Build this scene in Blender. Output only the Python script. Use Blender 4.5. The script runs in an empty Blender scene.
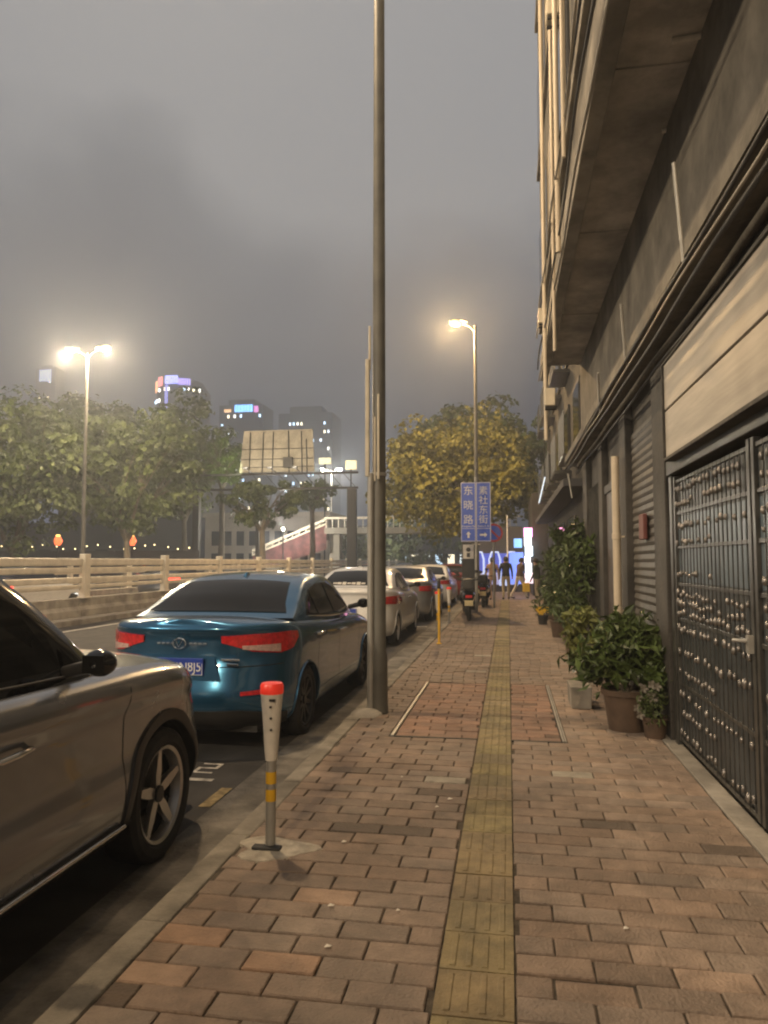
import bpy, bmesh, math, random
import numpy as np
from mathutils import Vector, Matrix, Euler

random.seed(7); rng = np.random.default_rng(7)
S = bpy.context.scene
COL = S.collection
PI = math.pi

# ------------------------------------------------------------------ camera
FPX = 740.0
CAM = np.array([0.0, 0.0, 1.5])
PSI = math.atan((508 - 384) / FPX)
PIT = math.atan(50 / FPX * math.cos(PSI))
cam = bpy.data.cameras.new('camera')
cam.sensor_fit = 'VERTICAL'; cam.sensor_height = 36.0; cam.lens = FPX / 1024 * 36.0
cam.clip_start = 0.05; cam.clip_end = 3000
camo = bpy.data.objects.new('camera', cam); COL.objects.link(camo)
camo.location = CAM; camo.rotation_euler = (PI / 2 + PIT, 0, PSI)
S.camera = camo

# ------------------------------------------------------------------ world: overcast night sky lit from below by the city
W = bpy.data.worlds.new('World'); S.world = W; W.use_nodes = True
nt = W.node_tree; nt.nodes.clear()
def N(t, **k):
    n = nt.nodes.new(t)
    for a, b in k.items(): setattr(n, a, b)
    return n
out = N('ShaderNodeOutputWorld'); bg = N('ShaderNodeBackground'); bg2 = N('ShaderNodeBackground'); add = N('ShaderNodeAddShader')
tc = N('ShaderNodeTexCoord'); sep = N('ShaderNodeSeparateXYZ'); ramp = N('ShaderNodeValToRGB')
noi = N('ShaderNodeTexNoise'); noi.inputs['Scale'].default_value = 1.9; noi.inputs['Detail'].default_value = 4
mixn = N('ShaderNodeMath', operation='MULTIPLY_ADD'); mixn.inputs[1].default_value = 0.85; 
nt.links.new(tc.outputs['Generated'], sep.inputs[0]); nt.links.new(tc.outputs['Generated'], noi.inputs['Vector'])
nt.links.new(noi.outputs['Fac'], mixn.inputs[0]); nt.links.new(sep.outputs['Z'], mixn.inputs[2])
nt.links.new(mixn.outputs[0], ramp.inputs[0])
e = ramp.color_ramp.elements
e[0].position = 0.33; e[0].color = (0.088, 0.088, 0.096, 1)
e[1].position = 1.0; e[1].color = (0.265, 0.257, 0.252, 1)
x = e.new(0.60); x.color = (0.062, 0.065, 0.079, 1)
x = e.new(0.90); x.color = (0.172, 0.169, 0.171, 1)
bg.inputs['Strength'].default_value = 1.0
nt.links.new(ramp.outputs[0], bg.inputs['Color'])
sky = N('ShaderNodeTexSky'); sky.sky_type = 'NISHITA'; sky.sun_disc = False
sky.sun_elevation = math.radians(-4); sky.sun_rotation = math.radians(200)
bg2.inputs['Strength'].default_value = 0.05
nt.links.new(sky.outputs[0], bg2.inputs['Color'])
nt.links.new(bg.outputs[0], add.inputs[0]); nt.links.new(bg2.outputs[0], add.inputs[1])
nt.links.new(add.outputs[0], out.inputs['Surface'])

S.view_settings.view_transform = 'Standard'; S.view_settings.look = 'None'
S.view_settings.exposure = 0.52; S.view_settings.gamma = 1.0
S.view_settings.use_curve_mapping = False
S.render.engine = 'CYCLES'
S.cycles.use_denoising = True
S.cycles.filter_width = 2.1
S.cycles.max_bounces = 6; S.cycles.volume_bounces = 0; S.cycles.transparent_max_bounces = 6
S.cycles.sample_clamp_indirect = 3.0; S.cycles.sample_clamp_direct = 0.0
LAMP = 0.82            # one dial for every street lamp
HAZE = 0.0034

# ------------------------------------------------------------------ pixel helpers: a picture point turned into a world point
_fw = np.array([-math.sin(PSI) * math.cos(PIT), math.cos(PSI) * math.cos(PIT), math.sin(PIT)])
_rt = np.array([math.cos(PSI), math.sin(PSI), 0.0]); _up = np.cross(_rt, _fw)
def ray(x, y): return _fw + _rt * (x - 384) / FPX + _up * (512 - y) / FPX
def gz(x, y, z=0.0): d = ray(x, y); return CAM + d * (z - CAM[2]) / d[2]
def aX(x, y, X): d = ray(x, y); return CAM + d * X / d[0]
def aY(x, y, Y): d = ray(x, y); return CAM + d * Y / d[1]

# ------------------------------------------------------------------ materials
MATS = {}
def mat(name, col, rough=0.6, metal=0.0, var=0.12, scale=6.0, bump=0.0, bscale=60.0, coat=0.0, emit=None, estr=0.0, spec=0.5, attr=False, rvar=0.0, col2=None, stretch=None, stain=0.0):
    if name in MATS: return MATS[name]
    m = bpy.data.materials.new(name); m.use_nodes = True; t = m.node_tree
    b = t.nodes['Principled BSDF']
    b.inputs['Roughness'].default_value = rough; b.inputs['Metallic'].default_value = metal
    b.inputs['Coat Weight'].default_value = coat; b.inputs['Coat Roughness'].default_value = 0.06
    b.inputs['Specular IOR Level'].default_value = spec
    tcn = t.nodes.new('ShaderNodeTexCoord'); no = t.nodes.new('ShaderNodeTexNoise')
    no.inputs['Scale'].default_value = scale; no.inputs['Detail'].default_value = 5
    vec = tcn.outputs['Object']
    if stretch:
        mp = t.nodes.new('ShaderNodeMapping'); mp.inputs['Scale'].default_value = stretch
        t.links.new(vec, mp.inputs['Vector']); vec = mp.outputs['Vector']
    t.links.new(vec, no.inputs['Vector'])
    rp = t.nodes.new('ShaderNodeValToRGB')
    rp.color_ramp.elements[0].position = 0.32; rp.color_ramp.elements[1].position = 0.68
    c2 = col2 or col
    rp.color_ramp.elements[0].color = tuple(c * (1 - var) for c in col) + (1,)
    rp.color_ramp.elements[1].color = tuple(min(1, c * (1 + var)) for c in c2) + (1,)
    t.links.new(no.outputs['Fac'], rp.inputs[0]); cs = rp.outputs[0]
    if attr:
        a = t.nodes.new('ShaderNodeAttribute'); a.attribute_name = 'tone'
        mx = t.nodes.new('ShaderNodeMix'); mx.data_type = 'RGBA'; mx.blend_type = 'MULTIPLY'; mx.inputs[0].default_value = 1
        t.links.new(a.outputs['Color'], mx.inputs[6]); t.links.new(cs, mx.inputs[7]); cs = mx.outputs[2]
    if stain:      # dirt patches and streaks with shapes of their own
        n3 = t.nodes.new('ShaderNodeTexNoise'); n3.inputs['Scale'].default_value = 1.7; n3.inputs['Detail'].default_value = 9; n3.inputs['Roughness'].default_value = .68
        t.links.new(vec, n3.inputs['Vector']); r3 = t.nodes.new('ShaderNodeValToRGB')
        r3.color_ramp.elements[0].position = .40; r3.color_ramp.elements[0].color = (1 - stain,) * 3 + (1,); r3.color_ramp.elements[1].position = .60; r3.color_ramp.elements[1].color = (1.0, 1.0, 1.0, 1)
        t.links.new(n3.outputs['Fac'], r3.inputs[0]); m3 = t.nodes.new('ShaderNodeMix'); m3.data_type = 'RGBA'; m3.blend_type = 'MULTIPLY'; m3.inputs[0].default_value = 1
        t.links.new(cs, m3.inputs[6]); t.links.new(r3.outputs[0], m3.inputs[7]); cs = m3.outputs[2]
    t.links.new(cs, b.inputs['Base Color'])
    if rvar:
        mr = t.nodes.new('ShaderNodeMapRange'); mr.inputs[3].default_value = max(0.02, rough - rvar); mr.inputs[4].default_value = min(1, rough + rvar)
        t.links.new(no.outputs['Fac'], mr.inputs[0]); t.links.new(mr.outputs[0], b.inputs['Roughness'])
    if bump:
        n2 = t.nodes.new('ShaderNodeTexNoise'); n2.inputs['Scale'].default_value = bscale; n2.inputs['Detail'].default_value = 6
        t.links.new(vec, n2.inputs['Vector'])
        bp = t.nodes.new('ShaderNodeBump'); bp.inputs['Strength'].default_value = bump; bp.inputs['Distance'].default_value = 0.02
        t.links.new(n2.outputs['Fac'], bp.inputs['Height']); t.links.new(bp.outputs[0], b.inputs['Normal'])
    if emit:
        b.inputs['Emission Color'].default_value = tuple(emit) + (1,); b.inputs['Emission Strength'].default_value = estr
    MATS[name] = m
    return m

M = dict(
    asphalt=mat('asphalt', (.060, .056, .052), .82, var=.35, scale=3, bump=.5, bscale=180, rvar=.12),
    ground=mat('ground_earth', (.05, .048, .044), .95, var=.3),
    brick=mat('paving_brick', (.245, .197, .150), .72, var=.2, scale=9, stain=.30, bump=.55, bscale=70, attr=True, rvar=.16),
    grout=mat('grout', (.075, .062, .046), .95, var=.4, scale=20, bump=.5, bscale=120),
    tactile=mat('tactile_tile', (.262, .216, .122), .75, var=.25, scale=10, stain=.35, bump=.4, bscale=80, attr=True, rvar=.12),
    kerb=mat('kerb_stone', (.27, .245, .20), .8, stain=.4, var=.28, scale=5, bump=.5, bscale=60),
    gutter=mat('gutter_concrete', (.20, .185, .16), .85, stain=.5, var=.4, scale=4, bump=.5, bscale=50),
    conc=mat('concrete', (.36, .33, .28), .85, stain=.35, var=.25, scale=2.5, bump=.4, bscale=40),
    whiteline=mat('worn_white_paint', (.55, .52, .46), .7, var=.5, scale=14),
    yellowline=mat('worn_yellow_paint', (.30, .23, .11), .8, var=.6, scale=12),
    galv=mat('galvanised_steel', (.38, .37, .34), .45, .35, var=.15, scale=5, rvar=.1),
    darkpole=mat('dark_green_grey_paint', (.115, .11, .092), .5, .0, var=.25, scale=4, rvar=.12),
    lamppole=mat('darkened_grey_pole', (.11, .108, .10), .6, var=.2),  # darker than bare steel, offsets the strong light of the close heads
    railpaint=mat('cream_rail_paint', (.80, .74, .61), .5, var=.14, scale=3),
    black=mat('black_rubber', (.018, .017, .016), .75, var=.3, scale=20, bump=.15, bscale=150),
    blackplastic=mat('black_plastic', (.022, .021, .02), .45, var=.2, scale=10),
    gloss=mat('gloss_black', (.008, .008, .008), .08, var=.2, coat=.3),
    glass=mat('tinted_window_glass', (.010, .010, .010), .05, var=.2, spec=.16),
    chrome=mat('chrome', (.75, .74, .72), .12, 1.0, var=.05),
    rim=mat('machined_alloy', (.62, .60, .57), .28, .9, var=.08),
    rimdark=mat('dark_alloy', (.05, .05, .05), .4, .6, var=.15),
    tail=mat('tail_lamp_red', (.58, .018, .022), .12, var=.25, scale=30, coat=1.0),
    tailclear=mat('tail_lamp_clear', (.62, .42, .38), .12, var=.25, scale=40, coat=1.0),
    blue=mat('blue_metallic_paint', (.022, .122, .245), .24, .72, var=.06, scale=2, coat=1.0, rvar=.05),
    suvpaint=mat('brown_grey_metallic_paint', (.275, .285, .305), .26, .70, var=.06, scale=2, coat=.9, rvar=.05),
    white=mat('white_paint', (.80, .80, .78), .35, .0, var=.05, coat=.8),
    silver=mat('silver_metallic_paint', (.46, .465, .47), .32, .7, var=.06, coat=.8),
    greycar=mat('grey_metallic_paint', (.15, .155, .16), .32, .6, var=.06, coat=.8),
    redcar=mat('dark_red_paint', (.22, .02, .022), .3, .3, var=.06, coat=.8),
    plate=mat('plate_blue', (.025, .06, .38), .4, var=.08),
    platechar=mat('plate_white', (.8, .8, .78), .4, var=.03),
    signblue=mat('road_sign_blue', (.045, .115, .60), .35, var=.10, scale=3),
    signwhite=mat('road_sign_white', (.82, .80, .74), .4, var=.04),
    redpaint=mat('red_paint', (.5, .03, .025), .45, var=.12),
    whiteplastic=mat('white_plastic', (.70, .66, .58), .5, var=.12, scale=12),
    yellowtape=mat('yellow_tape', (.72, .42, .02), .5, var=.1),
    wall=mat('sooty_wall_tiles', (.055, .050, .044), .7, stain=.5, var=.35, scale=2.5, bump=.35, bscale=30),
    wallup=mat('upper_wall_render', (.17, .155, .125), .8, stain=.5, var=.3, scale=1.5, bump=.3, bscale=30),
    soffit=mat('soffit_render', (.50, .47, .42), .85, stain=.4, var=.35, scale=1.1, bump=.3, bscale=25),
    beam=mat('beam_render', (.27, .245, .20), .8, stain=.45, var=.25, scale=2),
    board=mat('beige_sign_board', (.40, .365, .31), .55, stain=.25, var=.1, scale=2, stretch=(1, .4, 6)),
    irond=mat('black_iron', (.06, .06, .056), .34, .3, var=.3, scale=10, rvar=.12),
    gatepanel=mat('blue_grey_sheet', (.115, .155, .185), .32, .0, var=.3, scale=3, rvar=.1),
    gatedark=mat('dark_grey_sheet', (.055, .064, .069), .36, .0, var=.3, scale=3, rvar=.12),
    brass=mat('tarnished_steel_studs', (.27, .255, .24), .38, .8, var=.2),
    pvc=mat('cream_pvc_pipe', (.58, .50, .38), .45, var=.1, scale=3),
    cable=mat('cable_black', (.03, .03, .028), .55, var=.2),
    cablelight=mat('cable_pale', (.35, .32, .26), .5, var=.15),
    terracotta=mat('terracotta_pot', (.085, .055, .036), .8, var=.25, scale=8, bump=.2),
    foam=mat('white_box', (.33, .30, .25), .7, stain=.5, var=.15),
    leafpot=mat('potted_leaf', (.040, .066, .016), .45, var=.5, scale=4, col2=(.062, .092, .022)),
    leafpale=mat('pale_leaf', (.17, .19, .05), .5, var=.3, scale=4),
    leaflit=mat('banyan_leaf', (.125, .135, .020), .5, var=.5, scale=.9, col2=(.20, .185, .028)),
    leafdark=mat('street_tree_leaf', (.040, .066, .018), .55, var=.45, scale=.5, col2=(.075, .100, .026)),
    leafbright=mat('young_tree_leaf', (.075, .12, .02), .55, var=.35, scale=.8),
    bark=mat('bark', (.10, .085, .062), .9, var=.35, scale=3, bump=.6, bscale=14, stretch=(2, 2, .4)),
    barkpale=mat('pale_bark', (.17, .145, .11), .9, var=.3, scale=3, bump=.5, bscale=14),
    yflower=mat('yellow_petals', (.75, .48, .02), .5, var=.15),
    facade=mat('cream_facade', (.42, .38, .31), .8, var=.15, scale=.6),
    darkbuilding=mat('dark_concrete_facade', (.055, .055, .06), .8, var=.25, scale=.3),
    tower=mat('tower_facade', (.045, .045, .055), .7, var=.2, scale=.08),
    canvas=mat('billboard_canvas', (.40, .375, .31), .8, var=.12, scale=.6, stain=.3),
    steel=mat('dark_steel', (.028, .028, .028), .6, .1, var=.2),
    deckm=mat('bridge_concrete', (.25, .235, .20), .8, var=.2, scale=.5),
    redflower=mat('bougainvillea', (.13, .05, .05), .8, var=.6, scale=2),
    cloth_black=mat('black_cloth', (.015, .015, .017), .9), cloth_beige=mat('beige_cloth', (.42, .27, .16), .9),
    cloth_brown=mat('brown_cloth', (.10, .06, .045), .9), cloth_white=mat('white_trousers', (.6, .55, .46), .9),
    cloth_khaki=mat('khaki_trousers', (.34, .29, .19), .9), cloth_green=mat('dark_green_cloth', (.035, .05, .03), .9),
    skin=mat('skin', (.42, .26, .18), .6), hair=mat('black_hair', (.012, .01, .009), .6),
    litter=mat('paper_scrap', (.75, .70, .6), .8),
    acwhite=mat('yellowed_white_metal', (.58, .52, .40), .5, var=.15),
)
def emat(name, c, s): return mat(name, tuple(min(.8, k) for k in c), .5, var=.02, emit=c, estr=s)

# ------------------------------------------------------------------ mesh builder
class MB:
    def __init__(s): s.v = []; s.f = []; s.m = []; s.c = []
    def add(s, vs, fs, mi=0, tone=(1, 1, 1)):
        o = len(s.v); s.v.extend([tuple(map(float, p)) for p in vs])
        for f in fs: s.f.append(tuple(o + i for i in f)); s.m.append(mi); s.c.append(tone)
        return s
    def box(s, c, d, mi=0, rot=None, tone=(1, 1, 1), top=None):
        x, y, z = (k / 2 for k in d); t = top or (1, 1)
        P = [(-x, -y, -z), (x, -y, -z), (x, y, -z), (-x, y, -z), (-x * t[0], -y * t[1], z), (x * t[0], -y * t[1], z), (x * t[0], y * t[1], z), (-x * t[0], y * t[1], z)]
        R = Euler(rot).to_matrix() if rot is not None else None
        P = [(R @ Vector(p) if R else Vector(p)) + Vector(c) for p in P]
        return s.add(P, [(3, 2, 1, 0), (4, 5, 6, 7), (0, 1, 5, 4), (1, 2, 6, 5), (2, 3, 7, 6), (3, 0, 4, 7)], mi, tone)
    def bb(s, x0, x1, y0, y1, z0, z1, mi=0, tone=(1, 1, 1)):
        return s.box(((x0 + x1) / 2, (y0 + y1) / 2, (z0 + z1) / 2), (abs(x1 - x0), abs(y1 - y0), abs(z1 - z0)), mi, tone=tone)
    def tube(s, a, b, r0, r1=None, n=12, mi=0, caps=True):
        return s.path([a, b], [r0, r0 if r1 is None else r1], n, mi, caps)
    def path(s, pts, r, n=10, mi=0, caps=True):
        pts = [Vector(p) for p in pts]; rr = r if isinstance(r, (list, tuple)) else [r] * len(pts)
        vs = []; prev = None
        for i, p in enumerate(pts):
            d = (pts[min(i + 1, len(pts) - 1)] - pts[max(i - 1, 0)]).normalized()
            u = prev if prev is not None else (Vector((0, 0, 1)) if abs(d.z) < .9 else Vector((1, 0, 0)))
            u = (u - d * u.dot(d)); u = u.normalized() if u.length > 1e-6 else d.orthogonal().normalized()
            prev = u; w = d.cross(u)
            for k in range(n):
                a = 2 * PI * k / n; vs.append(p + (u * math.cos(a) + w * math.sin(a)) * rr[i])
        fs = []
        for i in range(len(pts) - 1):
            for k in range(n):
                fs.append((i * n + k, i * n + (k + 1) % n, (i + 1) * n + (k + 1) % n, (i + 1) * n + k))
        if caps:
            fs.append(tuple(reversed(range(n)))); fs.append(tuple(range((len(pts) - 1) * n, len(pts) * n)))
        return s.add(vs, fs, mi)
    def lathe(s, prof, n=24, o=(0, 0, 0), ax='z', mi=0, closed=False):
        vs = []; o = Vector(o)
        for r, z in prof:
            for k in range(n):
                a = 2 * PI * k / n; c, d = r * math.cos(a), r * math.sin(a)
                p = (c, d, z) if ax == 'z' else ((z, c, d) if ax == 'x' else (c, z, d))
                vs.append(o + Vector(p))
        fs = []; L = len(prof)
        for i in range(L if closed else L - 1):
            j = (i + 1) % L
            for k in range(n): fs.append((i * n + k, i * n + (k + 1) % n, j * n + (k + 1) % n, j * n + k))
        return s.add(vs, fs, mi)
    def grid(s, P, mi=0):
        nu, nv = len(P), len(P[0])
        vs = [p for row in P for p in row]
        fs = [(i * nv + j, (i + 1) * nv + j, (i + 1) * nv + j + 1, i * nv + j + 1) for i in range(nu - 1) for j in range(nv - 1)]
        return s.add(vs, fs, mi)
    def prism(s, poly, y0, y1, ax='y', mi=0):
        n = len(poly)
        def P(a, b, t): return (a, t, b) if ax == 'y' else ((t, a, b) if ax == 'x' else (a, b, t))
        vs = [P(a, b, y0) for a, b in poly] + [P(a, b, y1) for a, b in poly]
        fs = [tuple(range(n)), tuple(reversed(range(n, 2 * n)))] + [(i, i + n, (i + 1) % n + n, (i + 1) % n) for i in range(n)]
        return s.add(vs, fs, mi)
    def ball(s, c, r, n=10, mi=0):
        rx, ry, rz = r if isinstance(r, (tuple, list)) else (r, r, r); m = max(4, n // 2 + 1)
        P = [[(c[0] + rx * math.sin(PI * i / m) * math.cos(2 * PI * k / n), c[1] + ry * math.sin(PI * i / m) * math.sin(2 * PI * k / n), c[2] + rz * math.cos(PI * i / m)) for k in range(n + 1)] for i in range(m + 1)]
        return s.grid(P, mi)
    def build(s, name, mats, parent=None, loc=(0, 0, 0), smooth=None, bevel=0, weld=True, segs=2, colors=False, recalc=True):
        me = bpy.data.meshes.new(name)
        L = Vector(loc) if parent is None else Vector((0, 0, 0))
        me.from_pydata([Vector(p) - L for p in s.v], [], s.f)
        for m in (mats if isinstance(mats, (list, tuple)) else [mats]): me.materials.append(m)
        me.polygons.foreach_set('material_index', s.m)
        if colors:
            a = me.color_attributes.new('tone', 'FLOAT_COLOR', 'CORNER')
            buf = []
            for p, c in zip(me.polygons, s.c): buf += [c[0], c[1], c[2], 1.0] * p.loop_total
            a.data.foreach_set('color', buf)
        if weld or recalc:
            bm = bmesh.new(); bm.from_mesh(me)
            if weld: bmesh.ops.remove_doubles(bm, verts=bm.verts, dist=1e-5)
            if recalc: bmesh.ops.recalc_face_normals(bm, faces=bm.faces)
            bm.to_mesh(me); bm.free()
        if smooth:
            me.polygons.foreach_set('use_smooth', [True] * len(me.polygons))
            me.set_sharp_from_angle(angle=math.radians(smooth))
        o = bpy.data.objects.new(name, me); COL.objects.link(o)
        if parent is not None: o.parent = parent
        else: o.location = loc
        if bevel:
            b = o.modifiers.new('bevel', 'BEVEL'); b.width = bevel; b.segments = segs; b.limit_method = 'ANGLE'; b.angle_limit = math.radians(40)
        return o

def tag(o, label=None, cat=None, group=None, kind=None):
    if label: o['label'] = label
    if cat: o['category'] = cat
    if group: o['group'] = group
    if kind: o['kind'] = kind
    return o
def thing(name, label, cat, loc=(0, 0, 0), rz=0.0, group=None):
    o = bpy.data.objects.new(name, None); COL.objects.link(o); o.empty_display_size = .1
    o.location = loc; o.rotation_euler = (0, 0, rz)
    return tag(o, label, cat, group)
def copy_tree(o, parent=None):
    c = o.copy(); COL.objects.link(c)
    if parent is not None: c.parent = parent
    for ch in list(o.children): copy_tree(ch, c)
    return c
def text_mesh(name, body, size, m, parent, M4, ext=.001, align='CENTER', sx=1.0):
    cu = bpy.data.curves.new(name, 'FONT'); cu.body = body; cu.size = size; cu.align_x = align; cu.align_y = 'CENTER'; cu.extrude = ext
    cu.resolution_u = 3
    o = bpy.data.objects.new(name, cu); COL.objects.link(o)
    bpy.context.view_layer.update()
    me = bpy.data.meshes.new_from_object(o.evaluated_get(bpy.context.evaluated_depsgraph_get()))
    bpy.data.objects.remove(o); bpy.data.curves.remove(cu)
    me.transform(M4 @ Matrix.Diagonal((sx, 1, 1, 1))); me.materials.clear(); me.materials.append(m)
    r = bpy.data.objects.new(name, me); COL.objects.link(r); r.parent = parent
    return r
def facing(loc):      # text plane that faces the camera side (-Y)
    return Matrix.Translation(loc) @ Matrix.Rotation(PI / 2, 4, 'X')

def pchip(xs, ys):
    xs = np.array(xs, float); ys = np.array(ys, float); h = np.diff(xs); d = np.diff(ys) / h
    m = np.zeros_like(ys); m[0] = d[0]; m[-1] = d[-1]
    for i in range(1, len(xs) - 1):
        if d[i - 1] * d[i] > 0:
            w1 = 2 * h[i] + h[i - 1]; w2 = h[i] + 2 * h[i - 1]
            m[i] = (w1 + w2) / (w1 / d[i - 1] + w2 / d[i])
    def f(x):
        x = min(max(x, xs[0]), xs[-1]); i = min(max(int(np.searchsorted(xs, x)) - 1, 0), len(h) - 1)
        t = (x - xs[i]) / h[i]
        return ((1 + 2 * t) * (1 - t) ** 2 * ys[i] + t * (1 - t) ** 2 * h[i] * m[i] + t * t * (3 - 2 * t) * ys[i + 1] + t * t * (t - 1) * h[i] * m[i + 1])
    return f

# ================================================================== SETTING
def struct(o): o['kind'] = 'structure'; return o
ZR = -0.08
b = MB(); b.bb(-900, 900, -60, 1500, -1.0, -0.12); struct(b.build('ground', M['ground']))
b = MB(); b.grid([[(x, y, ZR) for y in (-40, 0, 20, 60, 300)] for x in (-40, -20, -8, -1.885)]); struct(b.build('road', M['asphalt']))
# kerb: stones of about a metre with open joints, and a concrete gutter strip
b = MB(); y = -6.0
while y < 70:
    l = 1.0 if y < 30 else 4.0; j = random.uniform(-.006, .006)
    b.bb(-1.545 + j, -1.418 + j, y + .004, y + l - .004, -.10, .002 + random.uniform(-.004, .004)); y += l
struct(b.build('kerb', M['kerb'], bevel=.012))
b = MB(); b.bb(-1.885, -1.548, -8, 120, -.12, ZR + .012); struct(b.build('gutter', M['gutter']))
# brick pavement laid brick by brick, with the grout bed below
b = MB(); b.grid([[(x, y, -.012) for y in (-8, 30, 120)] for x in (-1.43, 0, 1.43)]); struct(b.build('pavement_bed', M['grout']))
BW, BH = .285, .1425
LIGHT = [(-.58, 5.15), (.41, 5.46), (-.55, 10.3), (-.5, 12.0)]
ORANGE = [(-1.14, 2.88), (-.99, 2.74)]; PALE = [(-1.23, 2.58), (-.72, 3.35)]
b = MB()
def lay(x0, x1, y0, y1, red=0.0):
    r0 = int(math.floor(y0 / BH)); r1 = int(math.ceil(y1 / BH))
    for r in range(r0, r1):
        off = (r % 2) * BW / 2 + .03 * math.sin(r * 12.9)
        k0 = int(math.floor((x0 - off) / BW)) - 1
        for k in range(k0, k0 + int((x1 - x0) / BW) + 4):
            a, c = max(x0, off + k * BW), min(x1, off + (k + 1) * BW)
            if c - a < .03: continue
            g = random.uniform(.0025, .0055); ya, yb = max(y0, r * BH), min(y1, (r + 1) * BH)
            if yb - ya < .03: continue
            dz = random.gauss(0, .0016) - (.005 if random.random() < .03 else 0); t = max(.65, random.gauss(1.0, .08)); w = random.uniform(-.05, .05)
            tone = (t * (1.06 + w), t, t * (1 - w * .8))
            cx, cy = (a + c) / 2, (ya + yb) / 2
            # bricks towards the wall are toned lighter
            if cx > .5: t2 = 1.22; tone = tuple(q * t2 for q in tone)
            if red: tone = (tone[0] * 1.10, tone[1] * .90, tone[2] * .84)
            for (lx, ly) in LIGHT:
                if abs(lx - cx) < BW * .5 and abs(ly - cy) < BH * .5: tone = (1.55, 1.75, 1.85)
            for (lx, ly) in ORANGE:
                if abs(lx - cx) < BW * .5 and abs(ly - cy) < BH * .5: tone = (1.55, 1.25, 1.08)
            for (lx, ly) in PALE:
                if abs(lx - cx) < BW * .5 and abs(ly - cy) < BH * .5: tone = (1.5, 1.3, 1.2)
            if dz and random.random() < .02: tone = tuple(q * .55 for q in tone)
            tx, ty = random.gauss(0, .005), random.gauss(0, .009)
            x_0, x_1, y_0, y_1 = a + g, c - g, ya + g, yb - g; e_ = .005
            def Z(px, py): return dz + (px - cx) * tx + (py - cy) * ty
            top = [(x_0 + e_, y_0 + e_), (x_1 - e_, y_0 + e_), (x_1 - e_, y_1 - e_), (x_0 + e_, y_1 - e_)]
            bot = [(x_0, y_0), (x_1, y_0), (x_1, y_1), (x_0, y_1)]
            vs = [(px, py, Z(px, py)) for px, py in top] + [(px, py, Z(px, py) - .005) for px, py in bot] + [(px, py, -.02) for px, py in bot]
            fs = [(0, 1, 2, 3)] + [(4 + i, 4 + (i + 1) % 4, (i + 1) % 4, i) for i in range(4)] + [(8 + i, 8 + (i + 1) % 4, 4 + (i + 1) % 4, 4 + i) for i in range(4)]
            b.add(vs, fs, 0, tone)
TL, TR = -.272, .008
lay(-1.414, TL, -1.5, 6.40); lay(TR, 1.26, -1.5, 6.40)
lay(-1.414, -1.03, 6.40, 9.32); lay(.47, 1.26, 6.40, 9.32)
lay(-.985, TL, 6.44, 9.28, 1); lay(TR, .425, 6.44, 9.28, 1)
lay(-1.414, TL, 9.32, 30); lay(TR, 1.40, 9.32, 30)
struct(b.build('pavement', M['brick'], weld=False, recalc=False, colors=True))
b = MB(); y = -1.4
while y < 30:
    t = random.uniform(.75, 1.2); tone = (t, t * random.uniform(.93, 1.02), t * random.uniform(.8, 1))
    dz = random.gauss(0, .0015)
    b.box(((TL + TR) / 2, y + .14, -.011 + dz), (TR - TL - .008, .276, .022), 0, tone=tone)
    if y < 14:
        for k in range(4):
            xx = TL + .05 + k * (TR - TL - .10) / 3
            b.box((xx, y + .14, .0015 + dz), (.028, .235, .005), 0, tone=tone, top=(.6, .97))
    y += .2825
struct(b.build('tactile_paving', M['tactile'], weld=False, colors=True, recalc=False))
b = MB(); y = -1.4
while y < 9.3:
    l = random.uniform(.5, .7); b.bb(1.265, 1.392, y + .004, y + l - .004, -.02, .006 + random.uniform(-.002, .002)); y += l
struct(b.build('pavement_edging', M['conc'], bevel=.004))
b = MB(); b.grid([[(x, y, -.002) for y in (30, 60, 120)] for x in (-1.41, 0, 6)]); struct(b.build('far_pavement', M['brick2'] if 'brick2' in M else mat('far_paving', (.17, .125, .095), .75, var=.25, scale=4)))

# painted marks on the road: parking bay lines, number, yellow edge line, lane lines
def paint(name, quads, m, z=ZR + .004):
    b = MB()
    for q in quads: b.add([(px, py, z) for px, py in q], [(0, 1, 2, 3)])
    return struct(b.build(name, m))
def rq(x0, x1, y0, y1): return [(x0, y0), (x1, y0), (x1, y1), (x0, y1)]
paint('bay_line', [rq(-3.9, -2.12, 5.15, 5.21), rq(-3.95, -3.85, -2, 40), rq(-3.85, -1.95, 11.55, 11.65), rq(-3.85, -1.95, 17.9, 18.0)], M['whiteline'])
paint('edge_line', [rq(-1.99, -1.91, 4.62, 5.02)], M['yellowline'])
paint('lane_line', [rq(-7.75, -7.6, y, y + 4) for y in range(-2, 80, 8)] + [rq(-9.9, -9.75, -5, 90)], M['whiteline'])
# painted bay digit: strokes
paint('bay_number', [rq(-2.36, -2.20, 5.57, 5.60), rq(-2.36, -2.20, 5.46, 5.49), rq(-2.23, -2.20, 5.49, 5.57), rq(-2.36, -2.20, 5.34, 5.37), rq(-2.36, -2.33, 5.37, 5.46)], M['whiteline'])
b = MB(); b.bb(-11.0, -10.55, -5, 90, -.12, .06); struct(b.build('lane_kerb', M['conc'], bevel=.02))
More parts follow.
